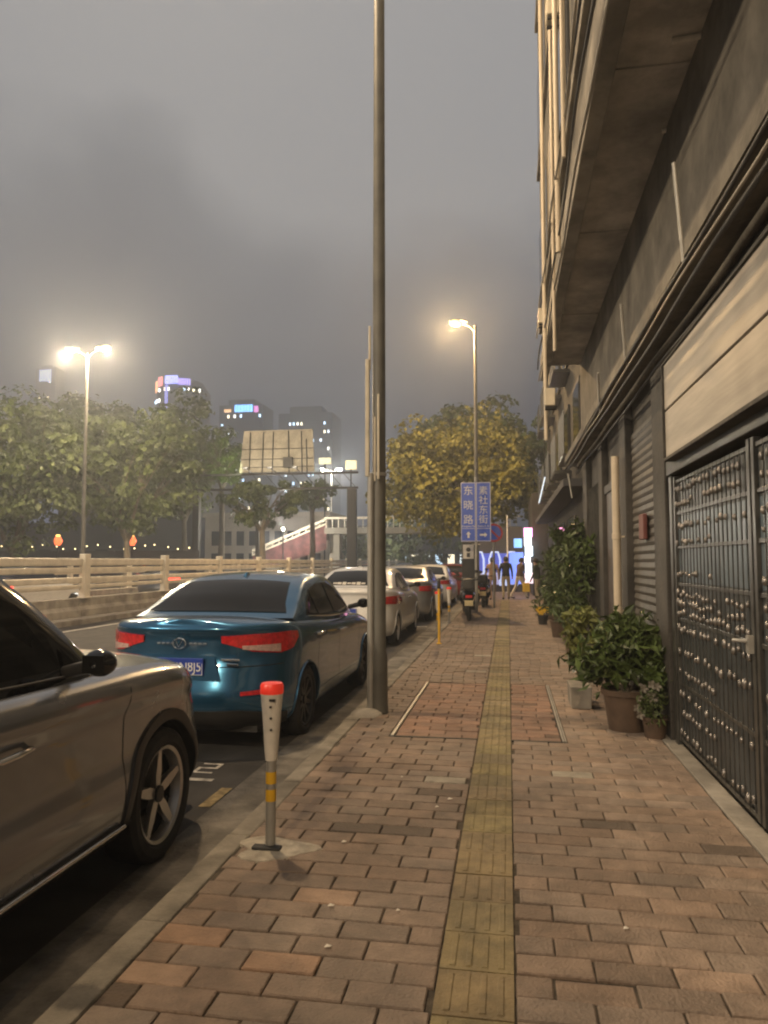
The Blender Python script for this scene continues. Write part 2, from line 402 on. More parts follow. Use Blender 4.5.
# ================================================================== CARS
class CarBody:
    def __init__(s, sp):
        s.sp = sp; V = sp['v']
        s.w = pchip(V, sp['w']); s.yf = pchip(V, sp['yf']); s.yr = pchip(V, sp['yr'])
        s.top = pchip(*zip(*sp['top'])); s.zb = sp['zb']; s.Lf, s.Lr, s.nf, s.nr = sp['Lf'], sp['Lr'], sp['nf'], sp['nr']
        s.roof = pchip(*zip(*sp['roof'])); s.wb = pchip(*zip(*sp['wb'])); s.bow = pchip(*zip(*sp['bow'])); s.T = sp['T']
    def pt(s, sd, u, v):
        w, yf, yr = s.w(v), s.yf(v), s.yr(v)
        if u <= 1: t = u * PI / 2; x = w * math.sin(t) ** (2 / s.nr); y = yr + s.Lr - s.Lr * math.cos(t) ** (2 / s.nr) if u < 1 else yr + s.Lr
        elif u <= 2: x = w; y = (yr + s.Lr) + (yf - s.Lf - yr - s.Lr) * (u - 1)
        else:
            t = (3 - u) * PI / 2; x = w * max(0, math.sin(t)) ** (2 / s.nf); y = yf - s.Lf + s.Lf * max(0, math.cos(t)) ** (2 / s.nf)
        return Vector((sd * x * s.tp(y), y, s.zb + (s.top(y) - s.zb) * v))
    def tp(s, y): return 1 - s.sp.get('tail', 0) * min(1, max(0, (-.6 - y) / 1.6)) ** 2
    def X(s, y, z): return s.X0(y, z) * s.tp(y)
    def X0(s, y, z):
        v = min(1, max(0, (z - s.zb) / (s.top(y) - s.zb))); w, yf, yr = s.w(v), s.yf(v), s.yr(v)
        if y > yf - s.Lf: d = min(1, (y - yf + s.Lf) / s.Lf); return w * (1 - d ** s.nf) ** (1 / s.nf)
        if y < yr + s.Lr: d = min(1, (yr + s.Lr - y) / s.Lr); return w * (1 - d ** s.nr) ** (1 / s.nr)
        return w
    def nrm(s, sd, u, v):
        e = .004; a = s.pt(sd, min(3, u + e), v) - s.pt(sd, max(0, u - e), v); c = s.pt(sd, u, min(1, v + e)) - s.pt(sd, u, max(0, v - e))
        n = a.cross(c); n = n * sd
        return n.normalized() if n.length > 1e-9 else Vector((0, -1, 0))
    def patch(s, mb, sd, us, vb, vt, off, nu=14, nv=5, mi=0):
        P = []
        ev = np.linspace(us[0], us[-1], nu)
        for i, u in enumerate(ev):
            a, c = np.interp(u, us, vb), np.interp(u, us, vt); row = []
            for j in range(nv + 2):
                v = a + (c - a) * min(max(j - 1, 0), nv - 1) / (nv - 1)
                o = off if 0 < j < nv + 1 else -.004
                row.append(s.pt(sd, u, v) + s.nrm(sd, u, v) * o)
            P.append(row)
        P = [[p - s.nrm(sd, us[0], (vb[0] + vt[0]) / 2) * (off + .004) for p in P[0]]] + P + [[p - s.nrm(sd, us[-1], (vb[-1] + vt[-1]) / 2) * (off + .004) for p in P[-1]]]
        mb.grid(P, mi)
    def skirt(s, arches, R):
        us = list(np.linspace(0, 1, 18)) + [1 + k / 62 for k in range(1, 62)] + list(np.linspace(2, 3, 18))
        vs = np.concatenate([np.linspace(0, .12, 4), np.linspace(.16, .88, 20), np.linspace(.905, 1, 7)])
        mb = MB()
        for sd in (1, -1):
            G = [[s.pt(sd, u, v) for v in vs] for u in us]
            nu, nv = len(us), len(vs); keep = []
            for i in range(nu - 1):
                for j in range(nv - 1):
                    c = (G[i][j] + G[i + 1][j + 1]) / 2
                    if abs(c.x) > .6 and any(math.hypot(c.y - ya, c.z - za) < R for ya, za in arches): continue
                    keep.append((i, j))
            used = set()
            for i, j in keep: used |= {(i, j), (i + 1, j), (i, j + 1), (i + 1, j + 1)}
            for (i, j) in used:
                p = G[i][j]
                for ya, za in arches:
                    d = math.hypot(p.y - ya, p.z - za)
                    if abs(p.x) > .6 and d < R:
                        y = ya + (p.y - ya) / d * R; z = za + (p.z - za) / d * R
                        if z > s.zb - .01: G[i][j] = Vector((sd * s.X(y, z), y, z))
            f = [(i * nv + j, (i + 1) * nv + j, (i + 1) * nv + j + 1, i * nv + j + 1) for i, j in keep]
            mb.add([p for r in G for p in r], f)
        # lid over the whole plan: bonnet, shoulder, boot
        P = []
        for u in us:
            a = s.pt(1, u, 1.0); cr = s.sp['crown'](a.y)
            P.append([(a.x * q, a.y, a.z + cr * (1 - abs(q) ** 2.4)) for q in np.linspace(-1, 1, 21)])
        mb.grid(P)
        P = [[(s.pt(1, u, 0).x * q, s.pt(1, u, 0).y, s.zb) for q in (-1, 0, 1)] for u in us]
        bm = mb; bm.grid(P)
        me = bm
        return me
    def cabin(s):
        mb = MB(); y0, y1 = s.sp['roof'][0][0], s.sp['roof'][-1][0]; P = []
        for y in np.linspace(y0, y1, 64):
            base = s.top(y) + s.sp['crown'](y) * .25 - .012; zr = max(s.roof(y), base + .004); h = zr - base
            r = min(.075, h * .5); wb = s.wb(y); row = []
            for k in range(6): z = base + (h - r) * k / 5; row.append((wb - s.T * (z - base), z))
            xs, zs = row[-1]
            for k in range(1, 5):
                a = k / 5 * PI / 2; row.append((xs - s.T * r * .5 - r * (1 - math.cos(a)) * 1.1, zs + r * math.sin(a)))
            xs = row[-1][0]
            for k in range(1, 9): q = 1 - k / 8; row.append((xs * q, zr + .035 * min(1, h / .2) * (1 - q * q)))
            full = [(x, z) for x, z in row] + [(-x, z) for x, z in reversed(row[:-1])]
            P.append([(x, y + s.bow(y) * (x / wb) ** 2, z) for x, z in full])
        mb.grid(P); return mb
    def side_pt(s, sd, y, z, off):
        base = s.top(y) - .012 + s.sp['crown'](y) * .25; x = s.wb(y) - s.T * (z - base)
        n = Vector((sd, 0, s.T)).normalized()
        return Vector((sd * x, y + s.bow(y) * (x / s.wb(y)) ** 2, z)) + n * off
    def glass_end(s, y0, y1, wfun, off, front=False):   # windscreen or rear window laid on the roof profile
        P = []
        for q in np.linspace(0, 1, 16):
            y = y0 + (y1 - y0) * q; zr = s.roof(y); wb = s.wb(y); e = .01
            sl = (s.roof(y + e) - s.roof(y - e)) / (2 * e); n = Vector((0, -sl, 1)).normalized()
            base = s.top(y); h = max(.01, zr - base); r = min(.075, h * .5)
            xe = wb - s.T * (h - r * .5) - r * 1.1
            row = []
            for k in np.linspace(-1, 1, 17):
                x = k * wfun(q) * xe; qq = abs(x) / max(xe, .01)
                row.append(Vector((x, y + s.bow(y) * (x / wb) ** 2, zr + .035 * min(1, h / .2) * (1 - qq * qq))) + n * off)
            P.append(row)
        return MB().grid(P)

def wheel(parent, sx, y, r, kind, wide=.21):
    RM = M['rimdark'] if kind == 'dark' else M['rim']
    sd = 1 if sx > 0 else -1
    t = MB(); hw = wide / 2; rr = r * .72
    t.lathe([(rr, -hw * .8), (rr + .02, -hw), (r - .035, -hw), (r - .008, -hw * .8), (r, -hw * .4), (r, hw * .4), (r - .008, hw * .8), (r - .035, hw), (rr + .02, hw), (rr, hw * .8)], 40, (sx, y, r), 'x', closed=True)
    w = t.build('wheel', M['black'], parent, smooth=35)
    f = MB(); xo = sx + sd * hw * .78
    f.lathe([(rr + .004, xo - sd * .02), (rr, xo + sd * .012), (rr - .018, xo + sd * .004), (rr - .03, xo - sd * .05)], 40, (0, y, r), 'x', mi=0)
    f.lathe([(rr - .02, xo - sd * .09), (.02, xo - sd * .075)], 30, (0, y, r), 'x', mi=1)
    n = 5 if kind in ('suv', 'five') else 10
    for k in range(n):
        a = 2 * PI * k / n + .35
        c, d = math.cos(a), math.sin(a); pc, pd = -d, c
        wi, wo = (.052, .034) if n == 5 else (.018, .014)
        R0, R1 = .03, rr - .008
        if n == 5:
            wi, wm, wo = .024, .040, .016
            cs = [(R0, wi), (rr * .45, wm * .75), (R1, wo)]
        else: cs = [(R0, wi), (rr * .5, wi), (R1, wo)]
        vs = []
        for R_, ww in cs:
            dep = -.018 + .016 * (R_ / rr)
            for e1, xx in ((-1, xo + sd * dep), (1, xo + sd * dep), (1, xo + sd * (dep - .03)), (-1, xo + sd * (dep - .03))):
                vs.append((xx, y + c * R_ + pc * ww * e1, r + d * R_ + pd * ww * e1))
        fs = []
        for q in range(2):
            for e1 in range(4): fs.append((q * 4 + e1, q * 4 + (e1 + 1) % 4, q * 4 + 4 + (e1 + 1) % 4, q * 4 + 4 + e1))
        f.add(vs, fs, 2 if (n == 5 and kind == 'suv') else 0)
    f.lathe([(.045, xo - sd * .03), (.042, xo - sd * .002), (.0, xo + sd * .002)], 16, (0, y, r), 'x', mi=1)
    f.build('rim', [RM, M['rimdark'], M['rim']], w, smooth=40)
    return w

SEDAN = dict(
    v=[0, .10, .30, .52, .72, .88, .96, 1.0],
    w=[.80, .845, .872, .868, .878, .870, .850, .822],
    yf=[2.18, 2.30, 2.36, 2.37, 2.32, 2.22, 2.12, 2.02],
    yr=[-2.12, -2.23, -2.27, -2.225, -2.18, -2.185, -2.215, -2.195],
    top=[(-2.35, 1.050), (-1.9, 1.055), (-1.3, 1.03), (0, .965), (.9, .945), (1.4, .885), (1.9, .76), (2.4, .62)],
    zb=.20, Lf=.75, Lr=.78, nf=2.6, nr=2.7, tail=.07,
    roof=[(-1.64, 1.07), (-1.50, 1.115), (-1.2, 1.235), (-.86, 1.350), (-.5, 1.415), (-.05, 1.435), (.25, 1.415), (.55, 1.33), (.95, 1.10), (1.22, .95)],
    wb=[(-2.1, .71), (-1.7, .765), (-1.1, .815), (0, .83), (.8, .81), (1.3, .76)],
    bow=[(-2.1, .13), (-1.2, .10), (-.5, .0), (.2, 0), (.6, -.08), (1.2, -.22)], T=.46,
    crown=lambda y: .05,
    R=.345, r=.315, ya=(-1.32, 1.38),
    dlo=[(-1.28, 1.075), (-1.08, 1.19), (-.78, 1.298), (-.4, 1.348), (.05, 1.350), (.3, 1.300), (.62, 1.16), (.90, 1.02), (.0, 1.01), (-.8, 1.018)],
    panes=[[(-1.16, 1.085), (-1.02, 1.165), (-.86, 1.245), (-.86, 1.045)], [(-.80, 1.04), (-.80, 1.272), (-.4, 1.330), (-.16, 1.335), (-.16, 1.028)], [(-.10, 1.027), (-.10, 1.335), (.06, 1.332), (.28, 1.283), (.58, 1.155), (.82, 1.03)]],
    rearq=(-1.52, -.83), frontq=(.36, 1.16), mirror=(.72, 1.04))
SUVS = dict(
    v=[0, .10, .30, .52, .72, .86, .95, 1.0],
    w=[.85, .905, .925, .902, .905, .942, .930, .890],
    yf=[2.18, 2.25, 2.28, 2.27, 2.22, 2.14, 2.05, 1.94],
    yr=[-2.18, -2.28, -2.32, -2.30, -2.26, -2.22, -2.20, -2.18],
    top=[(-2.35, 1.16), (-1.0, 1.10), (0, 1.07), (.75, 1.05), (1.0, 1.045), (1.5, 1.025), (1.9, .985), (2.15, .935), (2.4, .87)],
    zb=.27, Lf=.80, Lr=.6, nf=2.7, nr=3,
    roof=[(-2.15, 1.16), (-1.9, 1.40), (-1.4, 1.58), (-.6, 1.66), (-.1, 1.665), (.2, 1.62), (.45, 1.50), (.85, 1.25), (1.18, 1.03)],
    wb=[(-2.1, .80), (-1.1, .85), (0, .86), (.8, .845), (1.3, .79)],
    bow=[(-2.1, .10), (-1.3, .05), (-.6, .0), (.1, 0), (.5, -.10), (1.15, -.25)], T=.40,
    crown=lambda y: .03 if y < .8 else .05,
    R=.385, r=.345, ya=(-1.33, 1.38),
    dlo=[(-1.9, 1.22), (-1.5, 1.46), (-.8, 1.56), (-.1, 1.575), (.12, 1.54), (.42, 1.40), (.72, 1.21), (.90, 1.09), (.1, 1.095), (-1, 1.13)],
    panes=[[(-1.75, 1.23), (-1.45, 1.43), (-1.1, 1.5), (-1.1, 1.165)], [(-1.02, 1.16), (-1.02, 1.51), (-.8, 1.54), (-.2, 1.555), (-.2, 1.13)], [(-.12, 1.125), (-.12, 1.555), (.1, 1.52), (.39, 1.385), (.60, 1.25), (.66, 1.115)], [(.69, 1.113), (.69, 1.20), (.82, 1.108)]],
    rearq=(-2.05, -1.5), frontq=(.24, 1.12), handles=(.10, -.92), mirror=(.54, 1.105))

def handle(parent, B, sd, y, z, m):
    b = MB(); x = B.X(y, z)
    b.path([(sd * (x + .004), y - .10, z - .002), (sd * (x + .03), y - .085, z), (sd * (x + .036), y, z + .004), (sd * (x + .03), y + .085, z + .006), (sd * (x + .004), y + .10, z + .004)], [.010, .013, .014, .013, .010], 8)
    b.build('door_handle', m, parent, smooth=50)

def make_car(name, label, loc, sp, paint, group=None, wheelkind='ten', detail=True, rz=0, arch=None):
    B = CarBody(sp); t = thing(name, label, 'car', loc, rz, group)
    ar = [(sp['ya'][0], sp['r']), (sp['ya'][1], sp['r'])]
    body = B.skirt(ar, sp['R']).build('body', paint, t, smooth=38)
    B.cabin().build('roof', M['gloss'] if sp is SUVS else paint, t, smooth=40)
    # wheel wells
    nseg = 26
    for ya, za in ar:
        for sd in (1, -1):
            P = []; b = MB()
            for k in range(nseg + 1):
                a = math.radians(-28) + math.radians(236) * k / nseg; y, z = ya + math.cos(a) * sp['R'], za + math.sin(a) * sp['R']
                z = max(z, sp['zb'] - .02); x = B.X(y, max(z, sp['zb'] + .01))
                P.append([(sd * (x - .012), y, z), (sd * (x - .14), y, z), (sd * .42, y, z)])
            b.grid(P); b.build('wheel_well', M['black'], t, smooth=50)
    # arch lips
    lip = arch or .016
    for ya, za in ar:
        for sd in (1, -1):
            b = MB(); P = []
            a0 = math.asin((sp['zb'] + .015 - za) / (sp['R'] + lip)) if sp['zb'] < za else 0
            for k in range(34):
                a = a0 + (PI - 2 * a0) * k / 33; row = []
                for rr_, off in ((sp['R'] - .002, -.05), (sp['R'] - .002, .008), (sp['R'] + .006, .013), (sp['R'] + lip - .004, .012), (sp['R'] + lip, -.004)):
                    y, z = ya + math.cos(a) * rr_, za + math.sin(a) * rr_
                    row.append((sd * (B.X(y, max(z, sp['zb'] + .005)) + off), y, z))
                P.append(row)
            b.grid(P); b.build('wheel_arch', M['blackplastic'] if arch else paint, t, smooth=40)
    for ya in sp['ya']:
        for sd in (1, -1): wheel(t, sd * (sp['w'][2] - .125), ya, sp['r'], wheelkind)
    # glass
    def clamp(y, z):
        base = B.top(y) + .03; return (y, max(z, base))
    for sd in (1, -1):
        b = MB(); P = [B.side_pt(sd, *clamp(y, z), .004) for y, z in sp['dlo']]; b.add(P, [tuple(range(len(P)))])
        b.build('window_frame', M['gloss'], t)
        for pn in sp['panes']:
            P = [B.side_pt(sd, *clamp(y, z + .004), .009) for y, z in pn]; b = MB(); b.add(P, [tuple(range(len(P)))]); b.build('side_window', M['glass'], t)
        ys = np.linspace(sp['dlo'][0][0] + .03, sp['dlo'][7][0] - .01, 12)
        b = MB(); b.path([B.side_pt(sd, y, max(B.top(y) + .032, 0), .009) for y in ys], .006, 6); b.build('belt_trim', M['chrome'] if paint != M['suvpaint'] else M['blackplastic'], t, smooth=60)
        # door gaps: thin dark channels following the door edges
        for yy in sp.get('gaps', (-.13, .96)):
            b = MB(); zs = np.linspace(sp['zb'] + .12, B.top(yy) - .03, 14)
            for q in range(13):
                p, r_ = (sd * (B.X(yy, zs[q]) + .0015), yy, zs[q]), (sd * (B.X(yy, zs[q + 1]) + .0015), yy, zs[q + 1])
                b.add([(p[0], p[1] - .003, p[2]), (p[0], p[1] + .003, p[2]), (r_[0], r_[1] + .003, r_[2]), (r_[0], r_[1] - .003, r_[2])], [(0, 1, 2, 3)])
            b.build('door_gap', M['black'], t)
        ym, zm = sp['mirror']; x0 = B.wb(ym) - .01
        b = MB(); b.ball((sd * (x0 + .165), ym - .01, zm + .045), (.074, .058, .058), 16)
        mr = b.build('mirror', M['gloss'] if paint != M['white'] else M['black'], t, smooth=70)
        b = MB(); b.path([(sd * (x0 - .02), ym + .02, zm - .005), (sd * (x0 + .12), ym, zm + .03)], [.028, .03], 8); b.build('mirror_arm', M['blackplastic'], mr, smooth=60)
        b = MB(); b.box((sd * (x0 + .165), ym - .062, zm + .045), (.10, .006, .075)); b.build('mirror_glass', M['glass'], mr, bevel=.004)
        for yy in sp.get('handles', (-.02, -.98)): handle(t, B, sd, yy, B.top(yy) - .12 if sp is SEDAN else B.top(yy) - .20, M['chrome'])
    y0, y1 = sp['rearq']; B.glass_end(y0, y1, lambda q: .93 - .05 * q, .007).build('rear_window', M['glass'], t, smooth=60)
    y0, y1 = sp['frontq']; B.glass_end(y1, y0, lambda q: .95 - .03 * q, .007).build('windscreen', M['glass'], t, smooth=60)
    b = MB(); b.box((0, -.62, B.roof(-.62) + .045), (.045, .16, .05), top=(.3, .3)); b.build('antenna_fin', paint, t, bevel=.008)
    return t, B

SEDAN['gaps'] = (-.13, .92, -1.0); SUVS['gaps'] = (-.16, .93)
def tail_lights(t, B, us, vb, vt, clear=None):
    for sd in (1, -1):
        b = MB(); B.patch(b, sd, us, vb, vt, .012, nu=20); o = b.build('tail_light', M['tail'], t, smooth=50)
        if clear:
            b = MB(); B.patch(b, sd, *clear, .018, nu=12); b.build('lamp_lens', M['tailclear'], o, smooth=50)
def plate_on(t, y, z, tilt=0.0, chars=None, w=.44):
    b = MB(); b.box((0, y, z), (w, .012, .14), rot=(tilt, 0, 0)); p = b.build('licence_plate', M['plate'], t, bevel=.004)
    b = MB()
    for q in ((0, .064, w - .02, .004), (0, -.064, w - .02, .004), (-w / 2 + .01, 0, .004, .13), (w / 2 - .01, 0, .004, .13)): b.box((q[0], y - .008, z + q[1]), (q[2], .003, q[3]))
    b.build('plate_border', M['platechar'], p)
    if chars: text_mesh('plate_number', chars, .112, M['platechar'], p, facing((.205, y - .0085, z - .002)), .0015, 'RIGHT', .86)
    return p
def under_tray(t, B, sp):
    b = MB(); b.bb(-.62, .62, -2.05, 2.05, sp['zb'] - .03, sp['zb'] + .02); b.build('underbody', M['black'], t)

# --- the brown grey SUV in the foreground
suv, B = make_car('parked_suv', 'brown grey SUV with black wheel arches, nearest the camera, cut by the left edge', (-2.72, 2.40, ZR), SUVS, M['suvpaint'], 'cars parked along the kerb', 'suv', arch=.062)
for sd in (1, -1):
    b = MB(); B.patch(b, sd, [1.30, 1.86], [.0, .0], [.09, .09], .012, nu=20); b.build('sill_cladding', M['blackplastic'], suv, smooth=50)
    b = MB(); b.path([(sd * (B.X(y, .36) + .016), y, .335) for y in np.linspace(-.9, .92, 12)], .011, 8); b.build('sill_trim', M['chrome'], suv, smooth=60)
    b = MB(); B.patch(b, sd, [2.42, 2.62], [.86, .84], [.93, .92], .010, nu=10); b.build('headlight', M['gloss'], suv, smooth=50)
    b = MB(); B.patch(b, sd, [.25, .9, 1.1], [.80, .80, .83], [.90, .90, .90], .010, nu=12); b.build('tail_light', M['tail'], suv, smooth=50)
b = MB(); b.bb(-.6, .6, 2.25, 2.36, .42, .62); b.build('front_grille', M['gloss'], suv, bevel=.01)
under_tray(suv, B, SUVS)
# --- the blue sedan
bl, B = make_car('parked_sedan', 'metallic blue sedan parked ahead of the brown grey SUV', (-2.68, 8.01, ZR), SEDAN, M['blue'], 'cars parked along the kerb', 'dark')
tail_lights(bl, B, [.20, .42, .66, .80, .88], [.83, .74, .71, .74, .85], [.895, .905, .91, .915, .91], ([.34, .66], [.765, .72], [.80, .80]))
plate_on(bl, -2.235, .72, .12, '8N8J5')
b = MB()
for k in range(28):
    a, c = 2 * PI * k / 28, 2 * PI * (k + 1) / 28
    b.tube((.055 * math.cos(a), -2.222, .905 + .042 * math.sin(a)), (.055 * math.cos(c), -2.222, .905 + .042 * math.sin(c)), .006, n=6)
b.path([(-.026, -2.226, .928), (0, -2.23, .878), (.026, -2.226, .928)], .007, 6)
b.build('emblem', M['chrome'], bl, smooth=60)
b = MB()
for xx, ww, zz in ((.43, .16, .775), (.45, .10, .735)): b.box((xx, -2.185, zz), (ww, .01, .018))
for k in range(4): b.box((-.16 + k * .04 - .02, -2.215, .905), (.028, .01, .016))
for k in range(4): b.box((.10 + k * .04, -2.215, .905), (.028, .01, .016))
b.build('chrome_badges', M['chrome'], bl, bevel=.003)
b = MB(); b.add([(-.30, -2.212, .80), (.30, -2.212, .80), (.36, -2.232, .61), (-.36, -2.232, .61)], [(0, 1, 2, 3)]); b.build('plate_recess', M['blue'], bl)
for sd in (1, -1):
    b = MB(); B.patch(b, sd, [.36, .54], [.335, .335], [.37, .38], .008, nu=10); b.build('reflector', M['tail'], bl, smooth=50)
b = MB()
for sd in (1, -1): B.patch(b, sd, [0.001, .35, .80], [.0, .0, .0], [.20, .20, .12], .012, nu=24)
b.build('bumper_diffuser', M['blackplastic'], bl, smooth=50)
b = MB()
for sd in (1, -1):
    b.path([B.pt(sd, u, .60) + B.nrm(sd, u, .60) * .001 for u in np.linspace(.02, .72, 20)], .004, 5)
b.build('boot_seam', M['black'], bl, smooth=60)
under_tray(bl, B, SEDAN)
# --- white sedan behind it, with a white sticker along the foot of the rear window
wh, B = make_car('parked_sedan', 'white sedan with a white sticker strip on its rear window', (-2.93, 15.42, ZR), SEDAN, M['white'], 'cars parked along the kerb', 'five')
tail_lights(wh, B, [.45, .7, 1.0, 1.12], [.70, .69, .68, .74], [.84, .86, .87, .85])
plate_on(wh, -2.235, .66)
b = MB()
for k in range(7): b.box((-.28 + k * .09, -1.80 - .035 * abs(math.sin(k * 2)) + .0, 1.17), (.075, .006, .035 + .02 * (k % 3)), rot=(-.9, 0, .1 * math.sin(k * 3)))
b.build('window_sticker', M['whiteplastic'], wh)
under_tray(wh, B, SEDAN)
# --- the rest of the row
def rowcar(label, x, y, paint, wk='ten', plate=True):
    c, B = make_car('parked_sedan', label, (x, y, ZR), SEDAN, paint, 'cars parked along the kerb', wk)
    tail_lights(c, B, [.42, .7, 1.0, 1.1], [.72, .70, .70, .76], [.86, .87, .88, .86]); plate_on(c, -2.235, .68); under_tray(c, B, SEDAN)
    return c
rowcar('silver sedan parked ahead of the white sedan', -2.86, 21.2, M['silver'])
rowcar('white sedan further along, just ahead of the silver sedan', -2.82, 27.0, M['white'])
rowcar('dark red sedan parked beside the row of scooters', -2.45, 32.6, M['redcar'])
rowcar('dark grey sedan parked furthest along the kerb', -2.7, 38.6, M['greycar'])
# cars on the carriageways: far and small
def far_car(label, x, y, paint, rz=0, lit=True, group='cars driving on the far carriageway'):
    B = CarBody(SEDAN); t = thing('moving_car', label, 'car', (x, y, ZR), rz, group)
    B.skirt([(-1.32, .315), (1.38, .315)], .345).build('body', paint, t, smooth=38); B.cabin().build('roof', M['gloss'], t, smooth=40)
    for ya in (-1.32, 1.38):
        for sd in (1, -1):
            b = MB(); b.lathe([(.20, -.1), (.30, -.1), (.315, 0), (.30, .1), (.20, .1)], 20, (sd * .78, ya, .315), 'x'); b.build('wheel', M['black'], t, smooth=40)
    for sd in (1, -1):
        b = MB(); B.patch(b, sd, [.42, .7, 1.0], [.72, .7, .72], [.86, .87, .86], .014, nu=8); b.build('tail_light', emat('lit_tail_lamp', (1, .03, .02), 6.0) if lit else M['tail'], t)
        b = MB(); B.patch(b, sd, [2.2, 2.5, 2.8], [.68, .7, .7], [.8, .82, .82], .014, nu=8); b.build('headlight', emat('lit_headlamp', (1, .95, .85), 8.0) if lit else M['chrome'], t)
    return t
far_car('red tail-lit white car seen through the railing at the left edge', -13.6, 18.9, M['white'])
far_car('dark car on the far carriageway behind the blue sedan', -14.6, 31, M['greycar'])
far_car('white car far along the carriageway right of the overpass steps', -8.6, 62, M['white'])
far_car('red lit car far ahead on the near carriageway over the silver roof', -5.6, 52, M['redcar'])
far_car('oncoming car with bright headlights beneath the footbridge', -14.5, 74, M['silver'], PI)
far_car('blue car beyond the median rail by the lanterns', -22.0, 44, M['blue'], PI)
# ================================================================== ROADSIDE
# --- guard rail on its concrete wall, left of the road
gr = thing('guard_rail', 'cream steel guard rail on a low concrete wall behind the cars', 'guard rail', (-11.3, 18.0, ZR))
b = MB()
prof = [(-.24, 0), (-.22, .30), (-.13, .40), (-.12, .61), (.12, .61), (.13, .40), (.22, .30), (.24, 0)]
for y in np.arange(-12, 72, 6.0): b.prism(prof, y + .006, y + 5.994)
b.build('parapet_wall', M['conc'], gr)
b = MB()
for z0, z1, d in ((1.46, 1.66, .14), (1.27, 1.42, .10), (1.01, 1.16, .10), (.85, .96, .10)): b.bb(-d / 2 + .05, d / 2 + .05, -12, 70, z0, z1)
b.build('rails', M['railpaint'], gr, bevel=.03)
y = 0.3 - 4.68 * 3
while y < 70:
    b = MB(); b.bb(.01, .20, y - .13, y + .13, .60, 1.78); b.box((.105, y, .62), (.26, .34, .04)); b.build('post', M['railpaint'], gr, bevel=.02); y += 4.68
# --- second rail, along the median
mr = thing('median_rail', 'second paler rail along the median, behind the cream guard rail', 'guard rail', (-17.6, 32, ZR))
b = MB()
for z in (1.52, 1.12, .72): b.bb(-.04, .04, -20, 60, z - .07, z + .07)
b.build('rails', M['railpaint'], mr, bevel=.02)
b = MB(); b.bb(-.3, .3, -20, 60, 0, .35); b.build('median_base', M['conc'], mr)
for k in range(-4, 12):
    b = MB(); b.bb(-.08, .08, k * 4.8 + .42, k * 4.8 + .60, .35, 1.62); b.build('post', M['railpaint'], mr)

# --- street lamps
LAMPGLOW = emat('sodium_lamp_lens', (1.0, .55, .13), 5.0)
def lamp_light(name, loc, power, col, parent, size=2.6, blend=.6):
    l = bpy.data.lights.new(name, 'POINT'); l.energy = power * LAMP; l.color = col; l.shadow_soft_size = .14
    o = bpy.data.objects.new(name, l); COL.objects.link(o); o.parent = parent; o.location = loc; return o
def street_lamp(label, loc, h, heads, r0=.10, r1=.055, power=2600, col=(1, .70, .36), pole_mat='galv', group='street lamps along the road', glow=None, yaw=0):
    t = thing('street_lamp', label, 'street lamp', loc, yaw, group)
    b = MB(); b.lathe(([(r0 * 1.3, 0), (r0 * 1.27, .06)] if pole_mat == 'darkpole' else [(.17, 0), (.17, .04), (.13, .06)]) + [(r0 * 1.25, .08), (r0 * 1.2, .55), (r0, .62), (r1, h), (0, h + .02)], 20); b.build('pole', M[pole_mat], t, smooth=40)
    for k, dx in enumerate(heads):
        s = 1 if dx > 0 else -1
        a = MB(); a.path([(0, 0, h - .25), (dx * .3, 0, h - .02), (dx * .7, 0, h + .12), (dx - .2 * s, 0, h + .18)], [.04, .036, .032, .03], 8); a.build('arm', M[pole_mat], t, smooth=60)
        hd = MB(); P = []
        for q in np.linspace(0, 1, 11):
            ww = .02 + .15 * math.sin(PI * min(1, q * 1.1 + .12)) ** .6 if q < 1 else .03; xx = dx - .30 * s + .75 * s * q - .1 * s; zz = h + .17 + .10 * q
            P.append([(xx, ww * math.cos(a_), zz + (.09 if math.sin(a_) > 0 else .035) * math.sin(a_) * (ww / .17 + .2)) for a_ in np.linspace(0, 2 * PI, 17)])
        hd.grid(P); ho = hd.build('lamp_head', M['galv'], t, smooth=60)
        ln = MB(); ln.ball((dx + .06 * s, 0, h + .15), (.25, .16, .13), 16); ln.build('lens', glow or LAMPGLOW, ho, smooth=60)
        lamp_light('lamp_light', (dx + .22 * s, 0, h - .18), power, col, t)
    return t
ORG = (1.0, .72, .43); WRM = (1.0, .80, .56)
street_lamp('single-armed street lamp standing behind the blue direction sign', (-1.24, 30, 0), 11.15, [-.72], power=3400, pole_mat='lamppole', col=(1, .62, .27))
street_lamp('double-headed street lamp in front of the dark trees at left', (-18.75, 30.4, ZR), 11.05, [-.80, .80], power=3800, col=(1, .74, .44), pole_mat='lamppole', glow=emat('warm_lamp_lens', (1.0, .66, .24), 6))
street_lamp('distant double-headed street lamp right of the billboard', (-17.65, 73, ZR), 10.75, [-.78, .78], power=2600, col=(1, .9, .72), glow=emat('white_lamp_lens', (1, .93, .8), 60))
street_lamp('double-headed street lamp of the median row, level with the camera at left', (-18.75, -11, ZR), 11.05, [-.80, .80], power=5200, col=WRM)
street_lamp('single-armed street lamp of the kerb row, behind the camera', (-1.24, -15.6, 0), 11.15, [-.72], power=5200, col=ORG)
